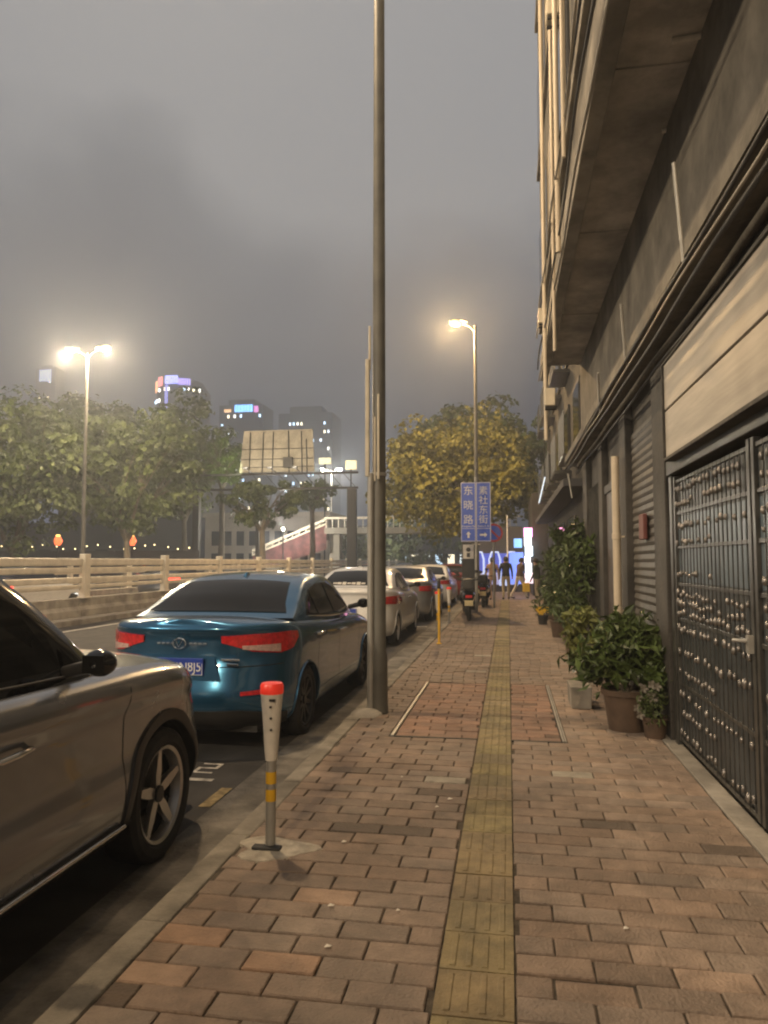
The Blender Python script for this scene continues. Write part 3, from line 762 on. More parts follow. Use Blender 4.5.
# the pole in the foreground is the next lamp of the kerb row; its head is above the picture
np_ = street_lamp('tall dark street lamp pole with strapped pipe, at the kerb beside the blue sedan', (-1.285, 7.36, 0), 11.0, [-2.4], r0=.072, r1=.048, power=1900, col=ORG, pole_mat='darkpole')
b = MB(); b.path([(-.07, -.32, 0), (-.07, -.32, 1.0)], .001, 4)
b = MB(); b.lathe([(.034, 0), (.034, 2.38), (0, 2.4)], 14, (-.075, -.055, 0)); b.build('strapped_pipe', M['galv'], np_, smooth=40)
b = MB(); b.lathe([(.16, -.01), (.15, .02), (.09, .05), (.0, .06)], 16, (-.10, -.12, 0)); b.build('mortar_footing', M['conc'], np_, smooth=60)
b = MB(); b.bb(-.125, -.085, -.10, -.05, 2.35, 3.55); b.bb(.005, .028, -.135, -.105, 2.32, 3.18); b.bb(-.098, -.074, -.07, -.045, 3.45, 3.9); b.bb(-.03, -.012, -.13, -.11, 2.3, 2.95)
b.build('cable_cover', M['acwhite'], np_, bevel=.006)
b = MB()
for z in (2.36,): b.lathe([(.076, z), (.079, z + .005), (.079, z + .03), (.076, z + .035)], 16)
b.build('strap', M['galv'], np_, smooth=40)

# --- parking bollards: white flared heads on a thin pole
REDCAP = mat('red_indicator_cap', (.62, .03, .02), .35, var=.08, emit=(1, .05, .02), estr=.18)
def bollard(label, loc, footing=True):
    t = thing('parking_bollard', label, 'bollard', loc, 0, 'parking bollards along the kerb')
    b = MB(); b.lathe([(.050, -.0), (.050, .012), (.026, .02), (.026, .50)], 18); b.build('pole', M['galv'], t, smooth=40)
    b = MB(); b.lathe([(.0, .455), (.031, .455), (.033, .47), (.036, .50), (.050, .70), (.060, .805), (.0, .806)], 22); h = b.build('head', M['whiteplastic'], t, smooth=40)
    b = MB(); b.lathe([(.061, .802), (.062, .812), (.062, .842), (.055, .856), (.0, .862)], 22); b.build('cap', REDCAP, h, smooth=40)
    b = MB()
    for zz in (.74, .68, .62): b.box((.012, -.058 + (.74 - zz) * .10, zz), (.010, .012, .010))
    b.box((.02, -.057, .775), (.03, .012, .012)); b.build('sensor', M['blackplastic'], h)
    for z0 in (.245, .335):
        b = MB(); b.lathe([(.0275, z0), (.0275, z0 + .062)], 18); b.build('reflective_band', M['yellowtape'], t, smooth=40)
    if footing:
        b = MB(); n = 30; vs = [(.02 + (.155 + .03 * math.sin(3 * a + 1) + .02 * math.sin(5 * a)) * math.cos(a) * 1.25, .0 + (.155 + .03 * math.sin(3 * a + 1)) * math.sin(a), .005) for a in np.linspace(0, 2 * PI, n, endpoint=False)]
        b.add(vs + [(x * 1.05, y * 1.05, -.01) for x, y, z in vs] + [(.02, 0, .012)], [(i, (i + 1) % n, 2 * n) for i in range(n)] + [(i, n + i, n + (i + 1) % n, (i + 1) % n) for i in range(n)])
        b.build('footing', mat('mortar_patch', (.42, .38, .31), .9, var=.3, scale=12, bump=.6, bscale=60), t, smooth=50)
        b = MB(); b.box((-.01, -.03, .016), (.15, .055, .014)); b.build('base_plate', M['steel'], t, bevel=.004)
    return t
bollard('white red-capped bollard in the foreground beside the brown grey SUV', (-1.245, 3.83, 0))
bollard('red-capped bollard right behind the slim yellow pole', (-1.50, 15.9, 0), False)
bollard('red-capped bollard furthest along the kerb, beside the scooters', (-1.47, 18.6, 0), False)
t = thing('warning_pole', 'slim yellow pole with a black top on the kerb beside the white sedan', 'pole', (-1.26, 13.6, 0))
b = MB(); b.lathe([(.05, 0), (.05, .015), (.022, .02), (.022, 1.0), (0, 1.0)], 14); b.build('pole', M['yellowtape'], t, smooth=40)
b = MB(); b.lathe([(.026, 1.0), (.032, 1.02), (.032, 1.14), (.02, 1.17), (0, 1.175)], 14); b.build('cap', M['blackplastic'], t, smooth=40)

# --- steel edging of the recessed cover in the pavement
t = thing('cover_frame', 'pale steel edging strips of the recessed paving cover beside the tall pole', 'cover', (0, 7.86, 0))
b = MB(); b.bb(-1.022, -.992, -1.42, 1.42, -.012, .005); b.build('edge_strip', M['galv'], t, bevel=.003)
b = MB(); b.bb(.432, .446, -1.42, 1.42, -.012, .005); b.bb(.454, .464, -1.42, 1.42, -.012, .004); b.build('edge_strip', M['galv'], t, bevel=.002)
b = MB(); b.bb(-.985, -.275, -1.455, -1.427, -.012, .002); b.bb(.012, .43, -1.455, -1.427, -.012, .002); b.build('edge_strip', M['steel'], t)

# --- litter
for k, (px, py) in enumerate([(331, 907), (328, 948), (437, 808), (626, 930), (676, 690), (398, 912), (450, 800), (344, 843), (402, 778)]):
    p = gz(px, py); b = MB(); r = random.uniform(.006, .013)
    b.add([(-r * 1.3, -r, .004), (r, -r * .8, .007), (r * 1.4, r, .003), (-r * .7, r * .9, .008), (0, 0, .012)], [(0, 1, 4), (1, 2, 4), (2, 3, 4), (3, 0, 4)])
    o = b.build('paper_scrap', M['litter'], loc=(0, 0, 0)); o.location = (p[0], p[1], .003)
    tag(o, 'tiny white paper scrap lying on the brick pavement', 'litter', 'paper scraps on the pavement')

# --- direction sign
t = thing('direction_sign', 'blue direction sign with two white-lettered panels on a grey post', 'road sign', (-.93, 22, 0))
b = MB(); b.tube((.0, .07, 0), (.0, .07, 4.0), .045, n=14); b.tube((-.12, .07, 2.0), (.12, .07, 2.0), .02); b.build('post', M['galv'], t, smooth=40)
for k, (cx, chars, en, arrow) in enumerate([(-.222, '东晓路', 'Dongxiao Rd', 'up'), (.222, '素社东街', 'Sushe E. St', 'right')]):
    b = MB(); b.bb(cx - .218, cx + .218, -.012, .012, 2.08, 3.84); p = b.build('sign_panel', M['signblue'], t, bevel=.004)
    b = MB()
    for q in ((cx - .212, cx - .198, 2.09, 3.83), (cx + .198, cx + .212, 2.09, 3.83), (cx - .198, cx + .198, 3.816, 3.83), (cx - .198, cx + .198, 2.09, 2.104), (cx - .198, cx + .198, 2.462, 2.472)): b.bb(q[0], q[1], -.018, -.013, q[2], q[3])
    b.build('border', M['signwhite'], p)
    n = len(chars)
    for i, ch in enumerate(chars):
        z = 3.575 - (i * (.43 if n == 3 else .285))
        text_mesh('lettering', ch, .30 if n == 3 else .275, M['signwhite'], p, facing((cx, -.016, z)), .002)
    text_mesh('lettering', en, .075, M['signwhite'], p, facing((cx, -.016, 2.535)), .002)
    b = MB()
    if arrow == 'up': A = [(0, .10), (.075, .01), (.028, .02), (.028, -.09), (-.028, -.09), (-.028, .02), (-.075, .01)]
    else: A = [(.11, 0), (.02, .075), (.03, .028), (-.11, .028), (-.11, -.028), (.03, -.028), (.02, -.075)]
    b.prism([(cx + x, 2.28 + z) for x, z in A], -.018, -.013); b.build('arrow', M['signwhite'], p)
# --- round no-parking sign behind it
t = thing('no_parking_sign', 'round red-rimmed blue traffic sign half hidden behind the direction sign', 'road sign', (-.46, 24.2, 0))
b = MB(); b.tube((0, .05, 0), (0, .05, 2.75), .035, n=12); b.build('post', M['galv'], t, smooth=40)
b = MB(); b.lathe([(0, -.012), (.235, -.012), (.235, .012), (0, .012)], 32, (0, 0, 2.42), 'y'); b.build('disc', M['signblue'], t, smooth=40)
b = MB(); b.lathe([(.235, -.016), (.30, -.016), (.30, .014), (.235, .014)], 32, (0, 0, 2.42), 'y', closed=True); b.box((0, -.019, 2.42), (.50, .008, .06), rot=(0, PI / 4, 0)); b.build('red_ring', M['redpaint'], t, smooth=40)
# --- dark information pillar
t = thing('information_pillar', 'dark upright information board with a pale panel below the direction sign', 'information board', (-1.22, 23.2, 0))
b = MB(); b.bb(-.20, .20, -.05, .05, 0, 2.1); b.build('pillar', M['steel'], t, bevel=.015)
b = MB(); b.bb(-.165, .165, -.062, -.052, 1.58, 2.02); p = b.build('panel', M['whiteplastic'], t)
b = MB(); b.lathe([(0, -.067), (.07, -.067), (.07, -.063)], 18, (0, 0, 1.86), 'y'); b.bb(-.05, .05, -.067, -.063, 1.63, 1.76); b.build('pictogram', M['blackplastic'], p)
# --- slim pale pole further on
t = thing('slim_pole', 'slim pale pole standing behind the person in black', 'pole', (-.03, 36, 0))
b = MB(); b.lathe([(.06, 0), (.04, .1), (.035, 3.7), (0, 3.72)], 12); b.build('pole', M['whiteplastic'], t, smooth=40)

# --- scooters
def scooter(label, x, y, rz):
    t = thing('parked_scooter', label, 'scooter', (x, y, 0), rz, 'scooters parked at the kerb')
    for yy in (-.55, .62):
        b = MB(); b.lathe([(.13, -.05), (.22, -.055), (.25, -.02), (.25, .02), (.22, .055), (.13, .05)], 24, (0, yy, .25), 'x', closed=True); w = b.build('wheel', M['black'], t, smooth=40)
        b = MB(); b.lathe([(.13, -.03), (.02, -.045), (.02, .045), (.13, .03)], 18, (0, yy, .25), 'x'); b.build('rim', M['rim'], w, smooth=40)
    b = MB(); P = []
    for q in np.linspace(0, 1, 14):
        yy = -.80 + 1.05 * q; ww = .13 + .05 * math.sin(PI * q); zc = .62 - .10 * q ** 2; hh = .12 + .05 * math.sin(PI * q)
        P.append([(ww * math.cos(a), yy, zc + hh * math.sin(a)) for a in np.linspace(0, 2 * PI, 15)])
    b.grid(P); b.box((0, .20, .33), (.30, .50, .06)); b.box((0, .50, .62), (.34, .06, .56), rot=(-.25, 0, 0), top=(.7, 1)); b.build('body_shell', M['gloss'], t, smooth=45)
    b = MB(); P = []
    for q in np.linspace(0, 1, 10):
        yy = -.70 + .80 * q; ww = .13 + .03 * math.sin(PI * q)
        P.append([(ww * math.cos(a), yy, .76 + .05 * math.sin(a) * (1 if a < PI else .4) - .03 * math.sin(PI * q)) for a in np.linspace(0, 2 * PI, 13)])
    b.grid(P); b.build('seat', M['black'], t, smooth=50)
    b = MB(); b.path([(-.32, .42, 1.02), (-.1, .50, 1.0), (.1, .50, 1.0), (.32, .42, 1.02)], .016, 8); b.tube((0, .52, .98), (0, .66, .30), .03); b.build('handlebar', M['steel'], t, smooth=50)
    for sd in (1, -1):
        b = MB(); b.tube((sd * .24, .45, 1.02), (sd * .30, .42, 1.18), .007); b.ball((sd * .31, .41, 1.21), (.06, .02, .045), 10); b.build('mirror', M['blackplastic'], t, smooth=50)
    b = MB(); b.box((0, -.80, .62), (.17, .05, .07)); b.build('tail_light', M['tail'], t, bevel=.01)
    b = MB(); b.box((0, -.86, .46), (.21, .012, .14), rot=(.25, 0, 0)); b.build('licence_plate', mat('pale_yellow_plate', (.72, .62, .36), .4), t)
    b = MB(); b.box((0, -.74, .38), (.16, .22, .03), rot=(-.5, 0, 0)); b.build('mudguard', M['blackplastic'], t)
    b = MB(); b.box((0, -.66, .93), (.32, .30, .26), top=(.85, .85)); b.build('top_box', M['blackplastic'], t, bevel=.03)
    return t
scooter('black scooter nearest the camera, rear plate facing us, beside the furthest red-capped bollard', -1.03, 19.5, .06)
scooter('black scooter standing alone right of the others, below the direction sign', -.78, 25.0, -.05)
scooter('scooter behind the nearest one, half hidden by it', -1.2, 21.3, .1)
scooter('furthest scooter, under the information board', -1.1, 26.8, .0)

# --- people
def person(label, loc, rz, top, trousers, stride, lean=0, armang=.25, h=1.70, carry=False):
    t = thing('person', label, 'person', loc, rz, 'people on the pavement')
    k = h / 1.70; J = []; E = []
    def j(x, y, z, r): J.append((Vector((x, y, z)) * k, r * k)); return len(J) - 1
    hip = j(0, 0, .93, .135); wst = j(0, lean * .10, 1.08, .125); ch = j(0, lean * .22, 1.28, .150); nk = j(0, lean * .33, 1.44, .060); hd = j(0, lean * .38 + .01, 1.56, .088); tp = j(0, lean * .40, 1.64, .075)
    E += [(hip, wst), (wst, ch), (ch, nk), (nk, hd), (hd, tp)]
    for sd in (1, -1):
        s = stride * sd
        a = j(sd * .10, 0, .88, .095); kn = j(sd * .105, s * .18 + .05, .50, .062); an = j(sd * .10, s * .34 - (.08 if s < 0 else 0), .09, .042); ft = j(sd * .11, s * .34 + .13, .035, .036)
        E += [(hip, a), (a, kn), (kn, an), (an, ft)]
        sh = j(sd * .185, lean * .24, 1.37, .062); el = j(sd * .24, lean * .2 - s * armang * .4, 1.10, .043); wr = j(sd * .25, lean * .2 - s * armang + .08 + (.12 if carry and sd > 0 else 0), .88, .030); hn = j(sd * .25, lean * .2 - s * armang + .11 + (.14 if carry and sd > 0 else 0), .79, .032)
        E += [(ch, sh), (sh, el), (el, wr), (wr, hn)]
    me = bpy.data.meshes.new('body'); me.from_pydata([p for p, r in J], E, [])
    o = bpy.data.objects.new('body', me); COL.objects.link(o)
    o.modifiers.new('skin', 'SKIN')
    for i, (p, r) in enumerate(J): me.skin_vertices[0].data[i].radius = (r, r)
    me.skin_vertices[0].data[0].use_root = True
    sm = o.modifiers.new('sub', 'SUBSURF'); sm.levels = 2; sm.render_levels = 2
    bpy.context.view_layer.update()
    m2 = bpy.data.meshes.new_from_object(o.evaluated_get(bpy.context.evaluated_depsgraph_get()))
    bpy.data.objects.remove(o)
    for mm in (top, trousers, 'skin', 'black'): m2.materials.append(M[mm])
    for p in m2.polygons:
        c = p.center / k; p.use_smooth = True
        p.material_index = 3 if c.z < .08 else (1 if c.z < .92 and abs(c.x) < .21 else (2 if (c.z > 1.44 or (abs(c.x) > .2 and c.z < .90)) else 0))
    r = bpy.data.objects.new('body', m2); COL.objects.link(r); r.parent = t
    b = MB(); P = []
    hc = J[hd][0] + Vector((0, -.012, .03))
    for i in range(9):
        a = i / 8 * PI * .62
        P.append([(hc.x + .098 * k * math.sin(a) * math.cos(q), hc.y + .108 * k * math.sin(a) * math.sin(q) - (.02 * k if math.sin(q) < 0 else -.0), hc.z + .105 * k * math.cos(a) - (.05 * k * (a / 2) if math.sin(q) < 0 else 0)) for q in np.linspace(0, 2 * PI, 17)])
    b.grid(P); b.build('hair', M['hair'], t, smooth=60)
    return t
p1 = person('person in black top and khaki trousers walking away mid pavement', (-.10, 29.6, 0), 0, 'cloth_black', 'cloth_khaki', .55)
p2 = person('person in dark brown jacket and white trousers stepping sideways, carrying a yellow bag', (.42, 30.4, 0), -1.0, 'cloth_brown', 'cloth_white', .8, .35, carry=True, h=1.66)
p3 = person('person in beige clothes beside the tree trunk', (-.62, 29.2, 0), .2, 'cloth_beige', 'cloth_beige', .5, h=1.66)
p4 = person('person in dark green standing at the hedge by the lit shop', (1.02, 27.0, 0), 1.2, 'cloth_green', 'cloth_khaki', .2, .2, h=1.62)
t = thing('carrier_bag', 'yellow bag hanging from the hand of the person in white trousers', 'bag', (.70, 30.25, .26))
b = MB(); b.box((0, 0, .20), (.30, .12, .36), top=(.9, .5)); b.build('bag_body', M['yflower'], t, bevel=.03)
b = MB(); b.path([(-.08, 0, .37), (-.03, 0, .52), (.03, 0, .52), (.08, 0, .37)], .01, 6); b.build('handle', M['yellowtape'], t, smooth=60)
# ================================================================== RIGHT SIDE: OLD BUILDING
bd = thing('arcade_building', 'old building on the right with a dark upper storey overhanging the pavement', 'building', (1.4, 5, 0))
def L(b, name, m, parent=bd, **k):         # world coordinates -> local to the building
    off = Vector(bd.location); b.v = [tuple(Vector(p) - off) for p in b.v]; return b.build(name, m, parent, **k)
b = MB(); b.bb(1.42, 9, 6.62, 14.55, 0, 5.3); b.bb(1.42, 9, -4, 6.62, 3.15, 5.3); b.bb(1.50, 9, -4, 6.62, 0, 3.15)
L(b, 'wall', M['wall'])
b = MB(); b.bb(1.405, 1.419, -4, 14.5, 3.465, 5.282); L(b, 'lightened_wall_band', mat('lightened_band_render', (.17, .155, .13), .8, var=.3, scale=1.5, stain=.45))  # sheet over the wall; its paler colour stands in for light under the soffit
b = MB(); b.bb(.80, 9, -4, 14.55, 5.30, 5.42); L(b, 'soffit', M['soffit'])
b = MB(); b.bb(.66, .80, -4, 14.6, 5.02, 5.42); L(b, 'edge_beam', M['beam'], bevel=.01)
b = MB(); b.bb(.70, 9, -4, 14.6, 5.42, 15.5); L(b, 'upper_wall', M['wallup'])
b = MB()
for y in np.arange(-3, 14.6, 2.9): b.bb(.803, 1.42, y, y + .05, 5.285, 5.298)
L(b, 'soffit_joints', M['soffit'])
# upper storeys: window openings, frames, ledges on the street face
for zc in (7.0, 10.1, 13.2):
    b = MB(); b.bb(.64, .70, -4, 14.6, zc - 1.05, zc - .95); L(b, 'ledge', M['beam'], bevel=.01)
    for yc in np.arange(-2, 14, 2.6):
        b = MB(); b.bb(.665, .698, yc - .75, yc + .75, zc - .8, zc + .8); w = L(b, 'window', M['steel'], bevel=.005)
        b = MB(); b.bb(.655, .664, yc - .68, yc - .03, zc - .72, zc + .72); b.bb(.655, .664, yc + .03, yc + .68, zc - .72, zc + .72); L(b, 'pane', M['glass'], w)
# ground floor: pilasters, plinth, dark doorway, shutter
for y0, y1 in ((6.63, 7.15), (8.75, 9.2), (10.9, 11.3), (13.0, 13.4)):
    b = MB(); b.bb(1.33, 1.42, y0, y1, 0, 3.3)
    L(b, 'pilaster', M['wall'], bevel=.01)
b = MB()
for k in range(34): z = .05 + k * .085; b.prism([(1.40, z), (1.39, z + .03), (1.40, z + .08), (1.42, z + .08), (1.42, z)], 7.2, 8.7)
L(b, 'shutter', mat('roller_shutter', (.06, .055, .048), .55, .1, var=.3))
b = MB(); b.bb(1.385, 1.418, 9.25, 10.85, 0, 2.5); d = L(b, 'door', mat('dark_brown_door', (.045, .028, .020), .5, var=.3), bevel=.01)
b = MB(); b.bb(1.36, 1.384, 9.2, 10.9, 2.45, 2.56); b.bb(1.36, 1.384, 10.0, 10.08, .02, 2.45); L(b, 'door_frame', M['steel'], d)
b = MB(); b.bb(1.385, 1.418, 11.35, 12.95, .2, 2.7); L(b, 'barred_window', M['glass'])
b = MB()
for y in np.arange(11.4, 12.95, .12): b.tube((1.36, y, .2), (1.36, y, 2.7), .008, n=6)
L(b, 'window_bars', M['irond'])
b = MB(); b.bb(1.10, 1.42, -4, 14.4, 3.36, 3.46); L(b, 'canopy', M['wallup'], bevel=.008)
b = MB(); b.bb(1.085, 1.10, -4, 14.4, 3.37, 3.47); L(b, 'canopy_fascia', M['wallup'])
# rods rising from the canopy edge towards the soffit
for (xb, yb, xt, yt) in ((684, 264, 672, 163), (626, 364, 620, 304), (600, 412, 597, 373), (572, 498, 571, 468)):
    p = aX(xb, yb, 1.09); q = aX(xt, yt, 1.02); q = Vector(q)
    b = MB(); b.tube(p, (1.03, q[1] if abs(q[1] - p[1]) < .6 else p[1], min(5.0, q[2])), .013, n=8); L(b, 'hanger_rod', M['galv'], smooth=50)
# pale fittings on the soffit
for (x0, y0, x1, y1) in ((672, 41, 728, 31), (662, 131, 693, 126), (585, 118, 590, 110)):
    p, q = Vector(gz(x0, y0, 5.27)), Vector(gz(x1, y1, 5.27)); b = MB(); b.tube(p, q, .022, n=8); L(b, 'tube_fitting', M['whiteplastic'], smooth=50)
# meter box and notice
p = aX(632, 545, 1.33)
b = MB(); b.bb(1.335, 1.376, 7.72, 7.98, 1.72, 1.98); L(b, 'meter_box', mat('faded_red', (.14, .04, .034), .65), bevel=.01)
b = MB(); b.bb(1.345, 1.358, 9.55, 9.95, 1.55, 2.2); L(b, 'notice_panel', mat('grey_notice', (.25, .24, .22), .6), bevel=.005)
# street face clutter: pipes and wires standing off the wall
for (x, y, r, z0, z1) in ((.60, 8.4, .030, 5.0, 15), (.62, 9.6, .022, 4.2, 15), (.58, 7.2, .020, 5.45, 14), (.61, 11.8, .03, 3.4, 15)):
    b = MB(); b.tube((x, y, z0), (x, y, z1), r, n=10); L(b, 'downpipe', M['pvc'], smooth=50)
for k, (x, z, m) in enumerate(((.63, 4.98, 'cablelight'), (.60, 5.2, 'cable'), (.585, 5.9, 'cablelight'), (.645, 6.3, 'cable'))):
    b = MB(); b.path([(x + .012 * math.sin(y * 1.7 + k), y, z + .05 * math.sin(y * .9 + k * 2)) for y in np.arange(-3, 14.6, .5)], .014, 6); L(b, 'wire', M[m], smooth=60)
for k, (x, z, r, m) in enumerate(((1.07, 3.31, .013, 'cable'), (1.08, 3.25, .009, 'cablelight'), (1.12, 3.20, .016, 'cable'), (1.30, 3.26, .03, 'wallup'), (1.26, 3.12, .012, 'cable'))):
    b = MB(); b.path([(x + .006 * math.sin(y * 2.1 + k), y, z + .014 * math.sin(y * 1.1 + k * 1.7)) for y in np.arange(-3, 14.3, .45)], r, 8); L(b, 'cable', M[m], smooth=60)

# --- white downpipe that stops above the plants
t = thing('drainpipe', 'cream plastic drainpipe standing against the wall among the plants', 'pipe', (1.24, 8.9, 0))
p = aX(607, 455, 1.24); q = aX(612, 634, 1.24)
b = MB(); zt = 2.72; b.tube((0, 0, .05), (0, 0, zt), .044, n=16)
b.build('pipe', M['pvc'], t, smooth=50)
for z in (.9, 1.75):
    b = MB(); b.lathe([(.044, z), (.051, z + .005), (.051, z + .07), (.044, z + .075)], 14); b.box((.08, 0, z + .035), (.16, .03, .02))
    b.build('pipe_collar', M['pvc'], t, smooth=50)

# --- beige sign board over the gate
t = thing('shop_sign_board', 'beige blank sign board above the black metal gate', 'sign board', (1.3, 4, 2.3))
b = MB(); b.bb(-.04, .19, -7, 2.20, .03, .40); b.bb(-.042, .19, -7, 2.20, .415, .78); b.build('panel', M['board'], t, bevel=.006)
b = MB(); b.bb(-.055, .19, -7.02, 2.22, .0, .027); b.bb(-.06, .19, 2.202, 2.22, .03, .78); b.bb(-.055, .19, -7.02, 2.22, .783, .80); b.build('frame', M['wall'], t, bevel=.004)

# --- black metal gate
gt = thing('metal_gate', 'black double-leaf metal gate with bars and rows of shiny studs', 'gate', (1.38, 4.45, 0))
b = MB(); b.bb(-.05, .10, -3.0, 2.12, 2.22, 2.34); b.bb(-.03, .10, 2.02, 2.12, 0, 2.215); b.build('frame', M['irond'], gt, bevel=.006)
b = MB(); b.bb(-.045, .06, -3, 2.1, 2.345, 2.37); b.build('header_trim', M['galv'], gt)
def leaf(y0, y1):
    f = MB(); f.bb(-.02, .02, y0, y0 + .05, .05, 2.2); f.bb(-.02, .02, y1 - .05, y1, .05, 2.2)
    for z in (.05, .50, 1.02, 1.30, 1.60, 1.88, 2.14): f.bb(-.010, .018, y0 + .052, y1 - .052, z, z + .028)
    lf = f.build('leaf', M['irond'], gt, bevel=.003)
    g = MB(); g.bb(.004, .014, y0 + .055, y1 - .055, 1.34, 1.86); g.build('upper_sheet', M['gatepanel'], lf)
    g = MB(); g.bb(.003, .013, y0 + .055, y1 - .055, .09, 1.338); g.bb(.003, .013, y0 + .055, y1 - .055, 1.862, 2.138); g.build('dark_sheet', M['gatedark'], lf)
    for y in np.arange(y0 + .11, y1 - .08, .098):      # every bar carries its own row of studs
        g = MB(); g.tube((-.008, y, .06), (-.008, y, 2.17), .0045, n=8)
        for z, s in ((.14, .021), (.30, .018), (.44, .019), (.62, .018), (.78, .021), (.96, .020), (1.09, .019), (1.16, .021), (1.24, .018), (1.40, .017), (1.66, .017), (1.78, .019), (1.97, .019), (2.08, .020)):
            if z in (.30, .62, 1.40, 1.66) and int(y * 40) % 2: continue
            zz = z + random.uniform(-.014, .014)
            if random.random() < .20: continue
            q = random.uniform(.8, 1.35); g.ball((-.018, y, zz), (.014 * q, s * .66 * q, s * 1.2 * q), 8, 1)
        g.build('bar', [M['irond'], M['brass']], lf, smooth=60, weld=False)
    return lf
l1 = leaf(.03, 2.0); leaf(-1.95, -.0); leaf(-3.0, -1.98)
b = MB(); b.box((-.03, .07, 1.03), (.04, .05, .10)); b.path([(-.05, .07, 1.05), (-.085, .08, 1.05), (-.085, .20, 1.04)], .011, 8); b.build('handle', M['galv'], l1, smooth=40)

# --- air conditioners hung under / on the overhanging face
def aircon(label, c, s=1.0):
    t = thing('wall_cabinet', label, 'electrical box', c, 0, 'boxes on the overhang')
    b = MB(); b.bb(-.06, .09, -.14, .14, 0, .26); b.build('case', M['acwhite'], t, bevel=.012)
    b = MB(); b.bb(-.066, -.061, -.11, .11, .03, .23); b.build('lid', M['acwhite'], t, bevel=.003)
    b = MB(); b.bb(-.05, .12, -.10, -.07, -.03, -.003); b.bb(-.05, .12, .07, .10, -.03, -.003); b.build('bracket', M['steel'], t)
aircon('yellowed box low on the far end of the overhang', (.62, 11.2, 3.80))
aircon('yellowed box higher up the overhanging wall', (.62, 12.9, 5.6))
aircon('yellowed box near the top of the picture on the overhanging wall', (.60, 9.0, 8.2))
# --- thin glowing neon tube at the far end of the arcade
t = thing('neon_tube', 'thin bluish neon tube hanging under the far end of the arcade', 'neon light', (.58, 15.2, 2.2))
p, q = Vector(aY(545, 477, 15.2)), Vector(aY(539, 503, 15.2))
b = MB(); b.tube(p - Vector(t.location), q - Vector(t.location), .012, n=8); b.build('tube', emat('neon_blue_white', (.7, .82, 1.0), .7), t)
b = MB(); b.tube(p - Vector(t.location), (.16, .0, 3.1), .006, n=6); b.build('hanger', M['cable'], t)

# --- second building down the street and the lit shops
b2 = thing('corner_building', 'lower dark building beyond the arcade, behind the potted hedge', 'building', (1.6, 15, 0))
b = MB(); b.bb(0, 7, .1, 15.5, 0, 9); b.build('wall', mat('dark_render', (.032, .030, .027), .85, var=.3, scale=1), b2)
b = MB(); b.bb(-.5, -.02, .1, 15.5, 3.0, 3.15); b.build('awning', M['darkbuilding'], b2)
for y in (1.2, 4.2, 7.2, 10.2, 13):
    for z in (4.0, 6.6):
        b = MB(); b.bb(-.06, -.004, y, y + 1.5, z, z + 1.5); w = b.build('window', M['steel'], b2); b = MB(); b.bb(-.07, -.062, y + .08, y + 1.42, z + .08, z + 1.42); b.build('pane', M['glass'], w)
        b = MB(); b.bb(-.42, -.004, y - .1, y + 1.6, z - .28, z - .2)
        for q in range(9): b.tube((-.40, y - .05 + q * .2, z - .2), (-.40, y - .05 + q * .2, z + .75), .015, n=5)
        b.build('window_cage', M['irond'], b2)
for y in (3.0, 6.5, 10):
    b = MB(); b.bb(-.03, -.004, y, y + 2.2, .1, 2.6); b.build('shop_door', M['glass'], b2)
sh = thing('lit_shop', 'shop with glowing white and pink light boxes at the end of the pavement', 'shop', (1.3, 33.0, 0))
b = MB(); b.bb(-.25, 4, 0, 6, 0, 4.5); b.build('wall', M['wall'], sh)
def glow(name, x0, x1, y0, y1, z0, z1, c, s): b = MB(); b.bb(x0, x1, y0, y1, z0, z1); return b.build(name, emat(name + '_%d' % int(1000 * x0 + 100 * z0), c, s), sh, bevel=.01)
for k_, (z0_, z1_, c_, s_) in enumerate(((.55, 1.0, (.95, .75, .85), 1.0), (1.02, 1.42, (.85, .92, 1), 2.4), (1.44, 1.70, (1, .95, .9), 2.8), (1.72, 2.16, (.7, .85, 1), 2.2), (2.18, 2.54, (.95, .95, 1), 3.0))): glow('white_light_box', -.60 + .03 * (k_ % 2), -.255 - .05 * (k_ % 3), -.35, -.10, z0_, z1_, c_, s_)
glow('pink_light_box', -.62, -.255, -.35, -.10, 2.56, 2.95, (1.0, .35, .65), 2.2)
glow('blue_light_box', -1.05, -.70, .2, .3, 2.1, 2.5, (.18, .42, 1.0), .8)
glow('blue_window', -1.25, -.64, .4, .5, .5, 1.9, (.15, .25, .9), .8)
b = MB(); b.tube((-.45, -.22, 0), (-.45, -.22, .55), .04); b.build('box_stand', M['steel'], sh)
ks = thing('lit_stall', 'stall with blue lit arches behind the people at the pavement end', 'stall', (-.5, 37, 0))
b = MB(); b.bb(-1.3, 1.2, .2, 2, 0, 3.2); b.build('wall', M['darkbuilding'], ks)
for k, xx in enumerate((-.95, -.15, .65)):
    b = MB(); b.path([(xx - .26, 0, .3), (xx - .26, 0, 1.6), (xx - .15, 0, 1.95), (xx + .15, 0, 1.95), (xx + .26, 0, 1.6), (xx + .26, 0, .3)], .055, 8); b.build('lit_arch', emat('blue_white_tube', (.45, .58, 1.0), .5), ks, smooth=60)
b = MB(); b.bb(-1.1, 1.0, .10, .19, .35, .95); b.build('lit_counter', emat('pale_counter', (.45, .5, .85), .16), ks)
b = MB(); b.bb(-1.1, 1.0, .12, .19, 1.0, 1.9); b.build('lit_back', emat('blue_back', (.10, .16, .75), .07), ks)

